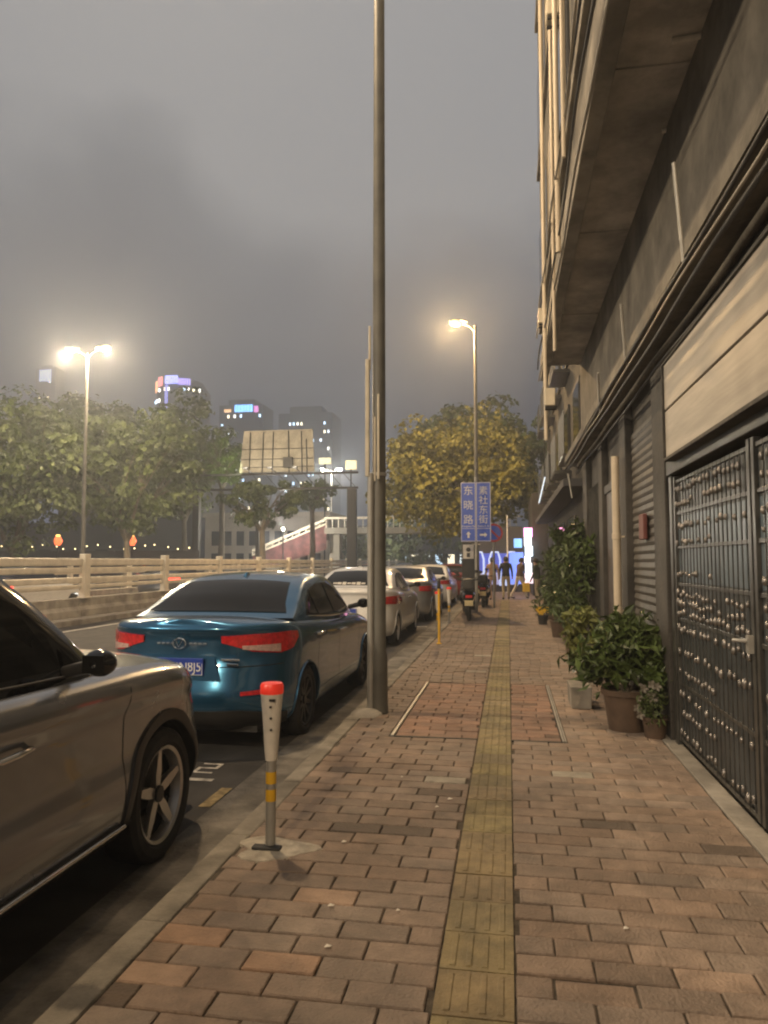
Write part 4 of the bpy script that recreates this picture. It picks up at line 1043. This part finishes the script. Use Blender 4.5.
# ================================================================== PLANTS
def leaves(mb, c, rad, n, size, droop=.3, shell=.35, mi=0, up=.4, wid=(.32, .5)):
    for _ in range(n):
        d = Vector((random.gauss(0, 1), random.gauss(0, 1), random.gauss(0, 1))).normalized()
        q = (shell + (1 - shell) * random.random()) ** .6
        p = Vector((c[0] + d.x * rad[0] * q, c[1] + d.y * rad[1] * q, c[2] + d.z * rad[2] * q))
        n_ = (d + Vector((random.gauss(0, .5), random.gauss(0, .5), up + random.gauss(0, .5)))).normalized()
        u = n_.orthogonal().normalized(); u = (Matrix.Rotation(random.uniform(0, 2 * PI), 3, n_) @ u); v = n_.cross(u)
        s = size * random.uniform(.6, 1.35); w = s * random.uniform(*wid)
        tip = p + u * s - n_ * s * droop
        mb.add([p, p + u * s * .5 + v * w - n_ * s * .06, tip, p + u * s * .5 - v * w - n_ * s * .06], [(0, 1, 2), (0, 2, 3)], mi)
def pot_plant(label, x, y, pr, ph, clumps, leafm, potm='terracotta', size=.09, n=220, z0=0.0, flowers=None):
    t = thing('potted_plant', label, 'plant', (x, y, z0), 0, 'potted plants along the wall')
    b = MB(); b.lathe([(0, 0), (pr * .74, 0), (pr * .95, ph * .86), (pr * 1.05, ph * .87), (pr * 1.05, ph), (pr * .93, ph), (pr * .9, ph * .9), (0, ph * .9)], 24); b.build('pot', M[potm], t, smooth=40)
    b = MB(); s = MB()
    for (cx, cy, cz, rx, ry, rz) in clumps:
        leaves(b, (cx, cy, cz), (rx * .8, ry * .8, rz * .8), int(n * .75), size, droop=.45, shell=.15, wid=(.14, .27))
        for _ in range(7):       # loose shoots that break the outline
            d = Vector((random.gauss(0, 1), random.gauss(0, 1), random.gauss(.4, .8))).normalized(); e0 = Vector((cx, cy, cz)); e1 = e0 + Vector((d.x * rx, d.y * ry, d.z * rz)) * random.uniform(.95, 1.45)
            s.path([e0, e0.lerp(e1, .6) + Vector((0, 0, .03)), e1], [.005, .004, .002], 5)
            leaves(b, e1, (.07, .07, .06), 9, size * .9, droop=.5, shell=.0, wid=(.14, .25)); leaves(b, e0.lerp(e1, .6), (.06, .06, .06), 8, size, droop=.5, shell=.0, wid=(.14, .25))
        s.path([(random.uniform(-.05, .05) * pr * 4, random.uniform(-.05, .05), ph * .9), (cx * .5, cy * .5, (ph + cz) / 2), (cx, cy, cz)], [.014, .010, .005], 6)
    b.build('foliage', M[leafm], t, weld=False, recalc=False); s.build('stem', M['bark'], t, smooth=60)
    if flowers:
        for _ in range(flowers[1]):
            cl = random.choice(clumps); d = Vector((random.gauss(0, 1), random.gauss(0, 1) - .5, random.gauss(0, 1) + .6)).normalized()
            p = Vector(cl[:3]) + Vector((d.x * cl[3], d.y * cl[4], d.z * cl[5])); f = MB()
            for k in range(5):
                a = 2 * PI * k / 5; f.add([p, p + Vector((.028 * math.cos(a - .5), -.01, .028 * math.sin(a - .5))), p + Vector((.04 * math.cos(a), -.02, .04 * math.sin(a))), p + Vector((.028 * math.cos(a + .5), -.01, .028 * math.sin(a + .5)))], [(0, 1, 2, 3)])
            f.build('flower', M[flowers[0]], t, recalc=False)
    return t
pot_plant('large bushy plant in a round brown pot beside the black gate', 1.03, 7.0, .21, .36, [(-.10, -.05, .62, .30, .25, .22), (.16, .02, .72, .26, .26, .24), (-.28, .12, .55, .2, .2, .18), (.02, .15, .86, .22, .22, .18), (.22, -.1, .52, .16, .18, .16)], 'leafpot', size=.12, n=420)
pot_plant('drooping pale-leaved plant behind the large bushy plant, at the drainpipe foot', .98, 9.5, .16, .28, [(0, 0, .75, .22, .22, .16), (.14, 0, .50, .2, .2, .16), (-.12, .1, .48, .16, .2, .14)], 'leafpale', 'foam', size=.12, n=90)
pot_plant('dark plant against the wall behind the large bushy plant, beside the shutter', 1.22, 7.75, .13, .25, [(0, 0, .60, .14, .2, .22), (.02, 0, .80, .12, .2, .14)], 'leafpot', size=.10, n=230)
pot_plant('small plant with whitish flowers tucked between the large pot and the gate', 1.22, 6.72, .11, .18, [(0, 0, .32, .14, .12, .13), (-.04, -.06, .26, .12, .1, .1)], 'leafdark', size=.06, n=120, flowers=('foam', 12))
hed = [(1.05, 12.2, 'wide leafy plant past the drainpipe, first of the hedge'), (1.15, 13.6, 'tall leafy plant in the middle of the hedge'), (1.0, 15.2, 'dense leafy plant of the hedge, behind the tall one'), (1.15, 16.8, 'leafy plant of the hedge with dull red blooms'), (1.1, 19.6, 'leafy plant of the hedge behind the yellow flowers'), (1.25, 22.0, 'last leafy plant of the hedge before the shop')]
for k, (x, y, lab) in enumerate(hed):
    pot_plant(lab, x, y, .2, .34, [(-.05, 0, .75, .33, .45, .38), (.08, .1, 1.35, .30, .42, .42), (.1, -.1, 1.9 if k in (1, 2, 3) else 1.6, .25, .35, .34)], 'leafpot', 'terracotta', size=.14, n=420, flowers=('redflower', 8) if k == 3 else None)
pot_plant('small pot of bright yellow flowers at the hedge foot', .80, 18.2, .13, .22, [(0, 0, .33, .15, .15, .10)], 'leafpot', 'blackplastic', size=.06, n=60, flowers=('yflower', 46))
# white planter box among the pots
b = MB(); b.box((0, 0, .11), (.20, .45, .22), top=(1.08, 1.05)); b.box((0, 0, .212), (.17, .42, .012))
tag(b.build('planter_box', M['foam'], loc=(0, 0, 0), bevel=.01), 'white foam planter box behind the round brown pot', 'planter').location = (.72, 8.1, 0)

# ================================================================== TREES
def tree(label, x, y, z0, trunk_h, crown, nleaf, size, leafm, barkm='bark', forks=3, r=.22, group='trees along the road', clus=60, lean=0):
    t = thing('street_tree', label, 'tree', (x, y, z0), 0, group)
    (cx, cy, cz, rx, ry, rz) = crown
    b = MB(); pts = [(0, 0, 0), (.08 + lean * .3, 0, trunk_h * .5), (lean, .05, trunk_h)]; b.path([(0, 0, -.1)] + pts[1:], [r * 1.3, r * .9, r * .75], 12)
    ends = []
    for k in range(forks + 2):
        a = 2 * PI * k / (forks + 2) + random.random(); rr_ = random.uniform(.35, .75)
        e_ = Vector((cx + rx * rr_ * math.cos(a), cy + ry * rr_ * math.sin(a), cz + rz * random.uniform(-.35, .35))); mid = Vector(pts[-1]).lerp(e_, .5) + Vector((0, 0, rz * .12))
        b.path([Vector(pts[-1]) - Vector((0, 0, .15)), mid, e_], [r * .55, r * .3, r * .07], 8)
        for q in range(2):
            e2 = e_ + Vector((random.gauss(0, rx * .25), random.gauss(0, ry * .25), random.uniform(.1, .5) * rz)); b.path([mid, mid.lerp(e2, .6) + Vector((0, 0, .1)), e2], [r * .22, r * .12, r * .04], 6)
    b.build('trunk', M[barkm], t, smooth=60)
    f = MB()
    for k in range(clus):
        d = Vector((random.gauss(0, 1), random.gauss(0, 1), random.gauss(0, 1))).normalized(); q = random.uniform(.25, 1) ** .45
        wob = 1 + .16 * math.sin(4 * math.atan2(d.y, d.x) + x) + .1 * math.sin(6 * d.z + y)
        c = (cx + d.x * rx * q * .86 * wob, cy + d.y * ry * q * .86 * wob, cz + d.z * rz * q * .86 * wob)
        s = random.uniform(.13, .26) * (rx + rz) / 2
        leaves(f, c, (s * 1.2, s * 1.2, s * .75), nleaf // clus, size, droop=.4, shell=.5, up=.7)
    f.build('crown', M[leafm], t, weld=False, recalc=False)
    return t
# the big tree over the pavement end, lit by the street lamp
def crown_at(px, py, Y): p = aY(px, py, Y); return p
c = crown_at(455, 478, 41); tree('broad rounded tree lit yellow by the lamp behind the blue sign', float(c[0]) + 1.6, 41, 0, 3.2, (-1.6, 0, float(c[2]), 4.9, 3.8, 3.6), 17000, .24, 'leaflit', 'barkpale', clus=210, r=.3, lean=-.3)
c = crown_at(470, 452, 52); tree('taller dark tree rising behind the yellow-lit tree', float(c[0]), 52, 0, 4, (0, 0, float(c[2]), 5.6, 4, 3.7), 7000, .36, 'leafdark', clus=90)
c = crown_at(528, 470, 48); tree('dark tree at the right behind the yellow-lit tree, beside the arcade end', float(c[0]) + .8, 48, 0, 3.5, (0, 0, float(c[2]), 2.4, 2.4, 3.6), 4000, .3, 'leafdark', clus=60)
for (px, py, Y, rx, rz, n, sz, m, lab, tp) in (
    (15, 468, 38, 5.4, 4.5, 9500, .30, 'leafdark', 'large dark tree cut by the left edge, behind the guard rail', (0, 0)),
    (128, 474, 41, 4.9, 3.7, 9500, .28, 'leafdark', 'wide dark tree with a forked pale trunk behind the double-headed lamp', (105, 0)),
    (85, 452, 54, 7.0, 5.0, 9000, .4, 'leafdark', 'tall dark tree behind the double-headed lamp, top of the left row', (85, 0)),
    (185, 456, 52, 4.4, 4.6, 7000, .34, 'leafdark', 'dark tree below the coloured tower, left of the bright green tree', (185, 0)),
    (222, 458, 49.5, 1.9, 1.9, 2600, .22, 'leafbright', 'small bright green tree at the left end of the billboard', (222, 0)),
    (262, 500, 45, 3.0, 1.7, 3200, .24, 'leafdark', 'dark spreading tree with a slim trunk under the billboard', (256, 0)),
    (312, 492, 50, 1.9, 1.2, 1600, .26, 'leafdark', 'dark tree under the right half of the billboard', (300, 0)),
    (398, 548, 84, 9, 3.2, 3500, .5, 'leafdark', 'far hazy tree seen below the footbridge', (398, 0)),
    (345, 552, 70, 3, 2.0, 1800, .4, 'leafdark', 'far low tree beside the overpass steps', (345, 0))):
    c = crown_at(px, py, Y); tree(lab, float(c[0]), Y, ZR, max(1.2, float(c[2]) - rz * 1.05), (0, 0, float(c[2]), rx, rx * .8, rz), n, sz, m, 'barkpale' if px in (128, 262) else 'bark', clus=max(40, n // 90))

# ================================================================== BACKGROUND STRUCTURES
# billboard seen from behind on its gantry
g = thing('billboard_gantry', 'steel gantry across the road carrying the back of a pale billboard', 'billboard', (-15, 48, 0))
gx = lambda px: float(aY(px, 500, 48)[0]) + 15
gzz = lambda py: float(aY(275, py, 48)[2])
b = MB()
zb, zt = gzz(474), gzz(489)
for z in (zb, zt): b.bb(gx(190), gx(358), -.09, .09, z - .07, z + .07)
for px in range(200, 356, 13): b.tube((gx(px), 0, zb), (gx(px + 13), 0, zt), .018, n=6)
b.build('truss', M['steel'], g)
for px, w in ((197, .22), (258, .12), (352, .30)):
    b = MB(); b.bb(gx(px) - w, gx(px) + w, -.2 if px != 258 else -.1, .2 if px != 258 else .1, 0, zt - .1); b.build('post', M['steel'], g)
b = MB(); b.add([(gx(243), .02, gzz(430)), (gx(312), .02, gzz(430)), (gx(314), .02, gzz(472)), (gx(239), .02, gzz(472))], [(0, 1, 2, 3)]); b.add([(gx(243), .10, gzz(430)), (gx(312), .10, gzz(430)), (gx(314), .10, gzz(472)), (gx(239), .10, gzz(472))], [(3, 2, 1, 0)])
pnl = b.build('billboard_back', M['canvas'], g)
b = MB()
for px, py in ((249, 432), (262, 432), (272, 432), (289, 431), (302, 432), (307, 440)): b.tube((gx(px), -.06, gzz(473)), (gx(px + (1 if px < 280 else -1)), -.06, gzz(py)), .035, n=6)
for py in (449, 459, 467): b.tube((gx(241), -.04, gzz(py)), (gx(313), -.04, gzz(py)), .022, n=6)
b.build('support_frame', M['steel'], pnl)
b = MB(); b.bb(gx(284), gx(293), -.3, -.08, gzz(468), gzz(458)); b.build('control_box', M['steel'], pnl)
b = MB()
for px in (252, 276, 300): b.tube((gx(px), -.1, zb + .1), (gx(px), -1.3, zb + .25), .03, n=6); b.box((gx(px), -1.35, zb + .25), (.35, .18, .12))
b.build('flood_light', M['steel'], g)
for px in (252, 276, 300):
    l = bpy.data.lights.new('flood', 'SPOT'); l.energy = 38; l.color = (1, .88, .66); l.spot_size = 2.4; l.shadow_soft_size = .1
    o = bpy.data.objects.new('flood', l); COL.objects.link(o); o.parent = g; o.location = (gx(px), -1.7, zb + .35)
    d = Vector((0, 1.7, 1.0)); o.rotation_euler = d.to_track_quat('-Z', 'Y').to_euler()
l = bpy.data.lights.new('tree_flood', 'SPOT'); l.energy = 260; l.color = (.95, 1, .6); l.spot_size = 1.1; l.shadow_soft_size = .1  # extra spot without a fixture, added for the flood spill on the green tree
o = bpy.data.objects.new('tree_flood', l); COL.objects.link(o); o.parent = g; o.location = (gx(246), -1.5, zb - .2)
o.rotation_euler = Vector((-1.9, 2.0, .9)).to_track_quat('-Z', 'Y').to_euler()
# two small lit boxes on the gantry end
for lab, px, py, w, h in (('small lit sign box above the distant lamp, left one', 325, 461, 12, 6), ('small lit sign box above the distant lamp, right one', 351, 465, 11, 9)):
    p = aY(px, py, 60); s = 60 / FPX; b = MB(); b.box((0, 0, 0), (w * s, .3, h * s), 0); b.bb(-.05, .05, -.05, .05, -float(p[2]), -h * s / 2, 1)
    o = b.build('lit_sign_box', [emat('lit_sign_face', (1, .82, .5), .8), M['steel']], loc=(0, 0, 0)); o.location = p; tag(o, lab, 'sign box', 'lit boxes by the gantry')

# footbridge with its stair
fb = thing('footbridge', 'pale footbridge across the road with a flower-lined stair down to the left', 'bridge', (-9, 57, 0))
fx = lambda px, Y=57: float(aY(px, 520, Y)[0]) + 9
fz = lambda py, Y=57: float(aY(380, py, Y)[2])
b = MB(); b.bb(fx(328), fx(520), -1.2, 1.2, fz(534), fz(528)); b.build('deck', M['deckm'], fb)
b = MB(); b.bb(fx(328), fx(520), -1.25, -1.15, fz(519.5), fz(517.5)); 
for px in range(330, 520, 6): b.bb(fx(px) - .03, fx(px) + .03, -1.23, -1.17, fz(528), fz(519))
b.build('railing', M['railpaint'], fb)
for px in (336, 480): b = MB(); b.bb(fx(px) - .4, fx(px) + .4, -.5, .5, 0, fz(534)); b.build('pier', M['deckm'], fb)
x0, z0, x1, z1 = fx(330), fz(521), fx(258), fz(552)
b = MB(); n = 22
for k in range(n):
    xa = x0 + (x1 - x0) * k / n; xb_ = x0 + (x1 - x0) * (k + 1) / n; z = z0 + (z1 - z0) * k / n - .9
    b.bb(xb_, xa, -1.1, 1.1, z - .45, z)
b.build('stair', M['deckm'], fb)
b = MB(); b.add([(x0, -1.15, z0 - .25), (x1, -1.15, z1 - .25), (x1, -1.15, z1 - 1.6), (x0, -1.15, z0 - 2.2)], [(0, 1, 2, 3)]); b.add([(x0, -1.11, z0 - .25), (x1, -1.11, z1 - .25), (x1, -1.11, z1 - 1.6), (x0, -1.11, z0 - 2.2)], [(3, 2, 1, 0)]); b.build('flower_panel', M['redflower'], fb)
b = MB(); b.tube((x0, -1.22, z0 + .1), (x1, -1.22, z1 + .1), .11, n=8); b.tube((x0, -1.22, z0 - .25), (x1, -1.22, z1 - .25), .07, n=8)
for k in range(12): xx = x0 + (x1 - x0) * k / 11; zz = z0 + (z1 - z0) * k / 11; b.tube((xx, -1.22, zz - .3), (xx, -1.22, zz + .1), .045, n=6)
b.build('stair_railing', M['railpaint'], fb, smooth=50)

# cream building behind the trees
def block(name, label, px0, px1, py_top, Y, depth, m, wins=None, roof=None):
    p0, p1 = aY(px0, 540, Y), aY(px1, 540, Y); x0, x1 = float(p0[0]), float(p1[0]); h = float(aY((px0 + px1) / 2, py_top, Y)[2])
    t = thing(name, label, 'building', ((x0 + x1) / 2, Y, ZR)); hw = (x1 - x0) / 2
    b = MB(); b.bb(-hw, hw, 0, depth, 0, h); b.build('wall', m, t)
    b = MB(); b.bb(-hw - .2, hw + .2, -.2, depth + .2, h + .003, h + .4); b.build('roof', m, t)
    return t, hw, h
t, hw, h = block('cream_building', 'low cream building with dark windows behind the trees and stair', 205, 328, 516, 64, 10, M['facade'])
for i in range(9):
    for j in range(2):
        xx = -hw + 1 + i * (2 * hw - 2) / 8; b = MB(); b.bb(xx - .35, xx + .35, -.04, -.003, 1.0 + j * 2.0, 2.3 + j * 2.0); b.build('window', M['glass'], t)
l = bpy.data.lights.new('facade_fill', 'POINT'); l.energy = 1500; l.color = (1, .9, .75); l.shadow_soft_size = .2  # added source that brightens the cream facade and the stair
lp = thing('added_lamp_post', 'short globe lamp added to light the cream building and the stair', 'street lamp', (float(aY(283, 540, 52)[0]), 52, ZR))
o = bpy.data.objects.new('facade_fill', l); COL.objects.link(o); o.parent = lp; o.location = (0, 0, 4.05)
b = MB(); b.tube((0, 0, 0), (0, 0, 3.8), .05, n=10); b.build('pole', M['steel'], lp); b = MB(); b.ball((0, 0, 3.9), .11, 12); b.build('globe', emat('lamp_globe', (1, .9, .7), 10), lp, smooth=60)
t, hw, h = block('dark_building', 'dark low building behind the left trees with one bluish window', -60, 195, 478, 70, 12, M['darkbuilding'])
b = MB(); b.bb(hw * -.28, hw * -.05, -.05, -.003, h * .55, h * .85); b.build('window', emat('blue_window_glow', (.22, .27, .42), .22), t)
for k in range(7): b = MB(); xx = -hw + 2 + k * 3.2; b.bb(xx, xx + 1.4, -.04, -.003, 1.2, 2.8); b.build('window', M['glass'], t)
t, hw, h = block('far_building', 'far hazy building low behind the footbridge', 326, 470, 528, 110, 10, M['darkbuilding'])
for k in range(12):
    b = MB(); xx = -hw + 1 + k * (2 * hw - 2) / 11; b.bb(xx - .5, xx + .5, -.05, -.003, .6, 2.6); b.build('shop_window', emat('shop_glow_%d' % (k % 3), [(.55, .75, .95), (1, .85, .6), (.8, .9, .9)][k % 3], 1.2), t)

# towers with coloured crowns
def tower(label, px0, px1, pyt, Y, crown, seed, n=70, cols=13, rows=16, rounded=False):
    p0, p1 = aY(px0, 500, Y), aY(px1, 500, Y); hw = float(p1[0] - p0[0]) / 2; h = float(aY((px0 + px1) / 2, pyt, Y)[2])
    t = thing('tower_block', label, 'building', (float(p0[0]) + hw, Y, 0)); b = MB()
    if rounded:
        b.lathe([(hw, 0), (hw, h * .93), (hw * .72, h * .99), (0, h)], 20); dpt = lambda x: -math.sqrt(max(.01, hw * hw - x * x)) - .15
    else:
        b.bb(-hw, hw, 0, hw * 1.4, 0, h); b.bb(-hw * .6, hw * .6, .5, hw * .9, h, h + hw * .25); dpt = lambda x: -.15
    b.build('wall', M['tower'], t, smooth=30 if rounded else None)
    rnd = random.Random(seed); C = [(1, .86, .6), (.75, .86, 1), (1, .95, .85), (.55, .75, 1)]
    used = set()
    for k in range(n):
        i, j = rnd.randrange(cols), rnd.randrange(rows)
        if (i, j) in used: continue
        used.add((i, j)); xx = -hw * .86 + i * hw * 1.72 / (cols - 1); zz = h * .93 - j * 2.9; ci = rnd.randrange(4)
        b = MB(); b.bb(xx - .30, xx + .30, dpt(xx), dpt(xx) + .14, zz - .5, zz + .45); b.build('lit_window', emat('tower_window_%d' % ci, C[ci], 3.0), t)
    for (a, c, za, zc, col, s) in crown:
        b = MB(); seg = 6
        for q in range(seg):
            xa = -hw + 2 * hw * (a + (c - a) * q / seg); xb_ = -hw + 2 * hw * (a + (c - a) * (q + .8) / seg)
            b.bb(xa, xb_, dpt((xa + xb_) / 2) - .1, dpt((xa + xb_) / 2), h * za, h * zc)
        b.build('light_band', emat('band_%d_%d_%d' % tuple(int(99 * k) for k in col), col, s * 1.7), t)
tower('round tower with orange and violet lights at its top', 157, 207, 382, 200, [(.02, .15, .93, .985, (1, .5, .25), .9), (.18, .3, .95, 1.0, (1, .3, .3), .8), (.36, .62, .955, 1.0, (.4, .42, 1), 1.2), (.62, .82, .95, .985, (.5, .4, 1), .9), (.36, .42, .75, .95, (.4, .4, 1), .5)], 3, 60, rounded=True)
tower('shorter tower with bright blue lights at its top', 218, 262, 405, 220, [(.12, .28, .955, .975, (1, .6, .3), .9), (.36, .78, .955, 1.0, (.2, .5, 1), 1.6), (.8, .9, .95, .99, (.8, .3, .7), .8)], 5, 64)
tower('dark wide tower with a column of lit windows behind the billboard', 278, 332, 413, 240, [], 9, 60, rounded=False)
tower('pale lit slab tower far at the left edge behind the trees', 32, 52, 368, 230, [(.2, .8, .93, .99, (.6, .7, 1), .5)], 11, 10)

# lantern fence behind the guard rail
t = thing('lantern_fence', 'dark fence with a string of tiny warm bulbs behind the guard rail', 'fence', (-27, 42, 0))
fx0, fx1 = float(aY(-20, 540, 46)[0]) + 27, float(aY(200, 540, 46)[0]) + 27
b = MB(); b.bb(fx0, fx1, 3.95, 4.05, 0, 2.2); b.build('panel', M['darkbuilding'], t)
b = MB()
for k in range(20): xx = fx0 + (fx1 - fx0) * (k + .5 * random.random()) / 20; b.ball((xx, 3.8, 2.45 + .15 * math.sin(k * 1.3)), .045, 6)
b.build('bulbs', emat('fairy_bulbs', (1, .75, .35), 5), t)
b = MB(); b.path([(fx0 + (fx1 - fx0) * k / 40, 3.8, 2.5 + .12 * math.sin(k * .65)) for k in range(41)], .012, 5); b.build('wire', M['cable'], t)
for lab, px in (('left red glowing lantern on the fence by the forked trunk', 58), ('right red glowing lantern on the fence behind the guard rail', 132)):
    p = aY(px, 541, 45); t = thing('red_lantern', lab, 'lantern', (float(p[0]), 45, 0), 0, 'red lanterns on the fence')
    z = float(p[2]); b = MB(); b.lathe([(0, z - .3), (.16, z - .28), (.30, z), (.16, z + .28), (0, z + .3)], 14); b.build('lantern_body', emat('lantern_red', (1, .16, .05), 1.6), t, smooth=60)
    b = MB(); b.lathe([(.14, z + .3), (.14, z + .42), (0, z + .43)], 12); b.build('lantern_cap', emat('lantern_amber', (1, .6, .15), 2), t)
    b = MB(); b.tube((0, 0, 0), (0, 0, z - .3), .04, n=8); b.build('stand', M['steel'], t)

# ================================================================== AIR
hb = MB(); hb.bb(-160, 90, -30, 300, -2.0, 75)
hz = hb.build('haze', [], loc=(0, 0, 0)); hz['kind'] = 'stuff'
hm = bpy.data.materials.new('night_haze'); hm.use_nodes = True; t_ = hm.node_tree; t_.nodes.clear()
o_ = t_.nodes.new('ShaderNodeOutputMaterial'); pv = t_.nodes.new('ShaderNodeVolumePrincipled')
pv.inputs['Color'].default_value = (.76, .85, 1.0, 1); pv.inputs['Density'].default_value = HAZE; pv.inputs['Anisotropy'].default_value = .55
t_.links.new(pv.outputs[0], o_.inputs['Volume']); hz.data.materials.append(hm)
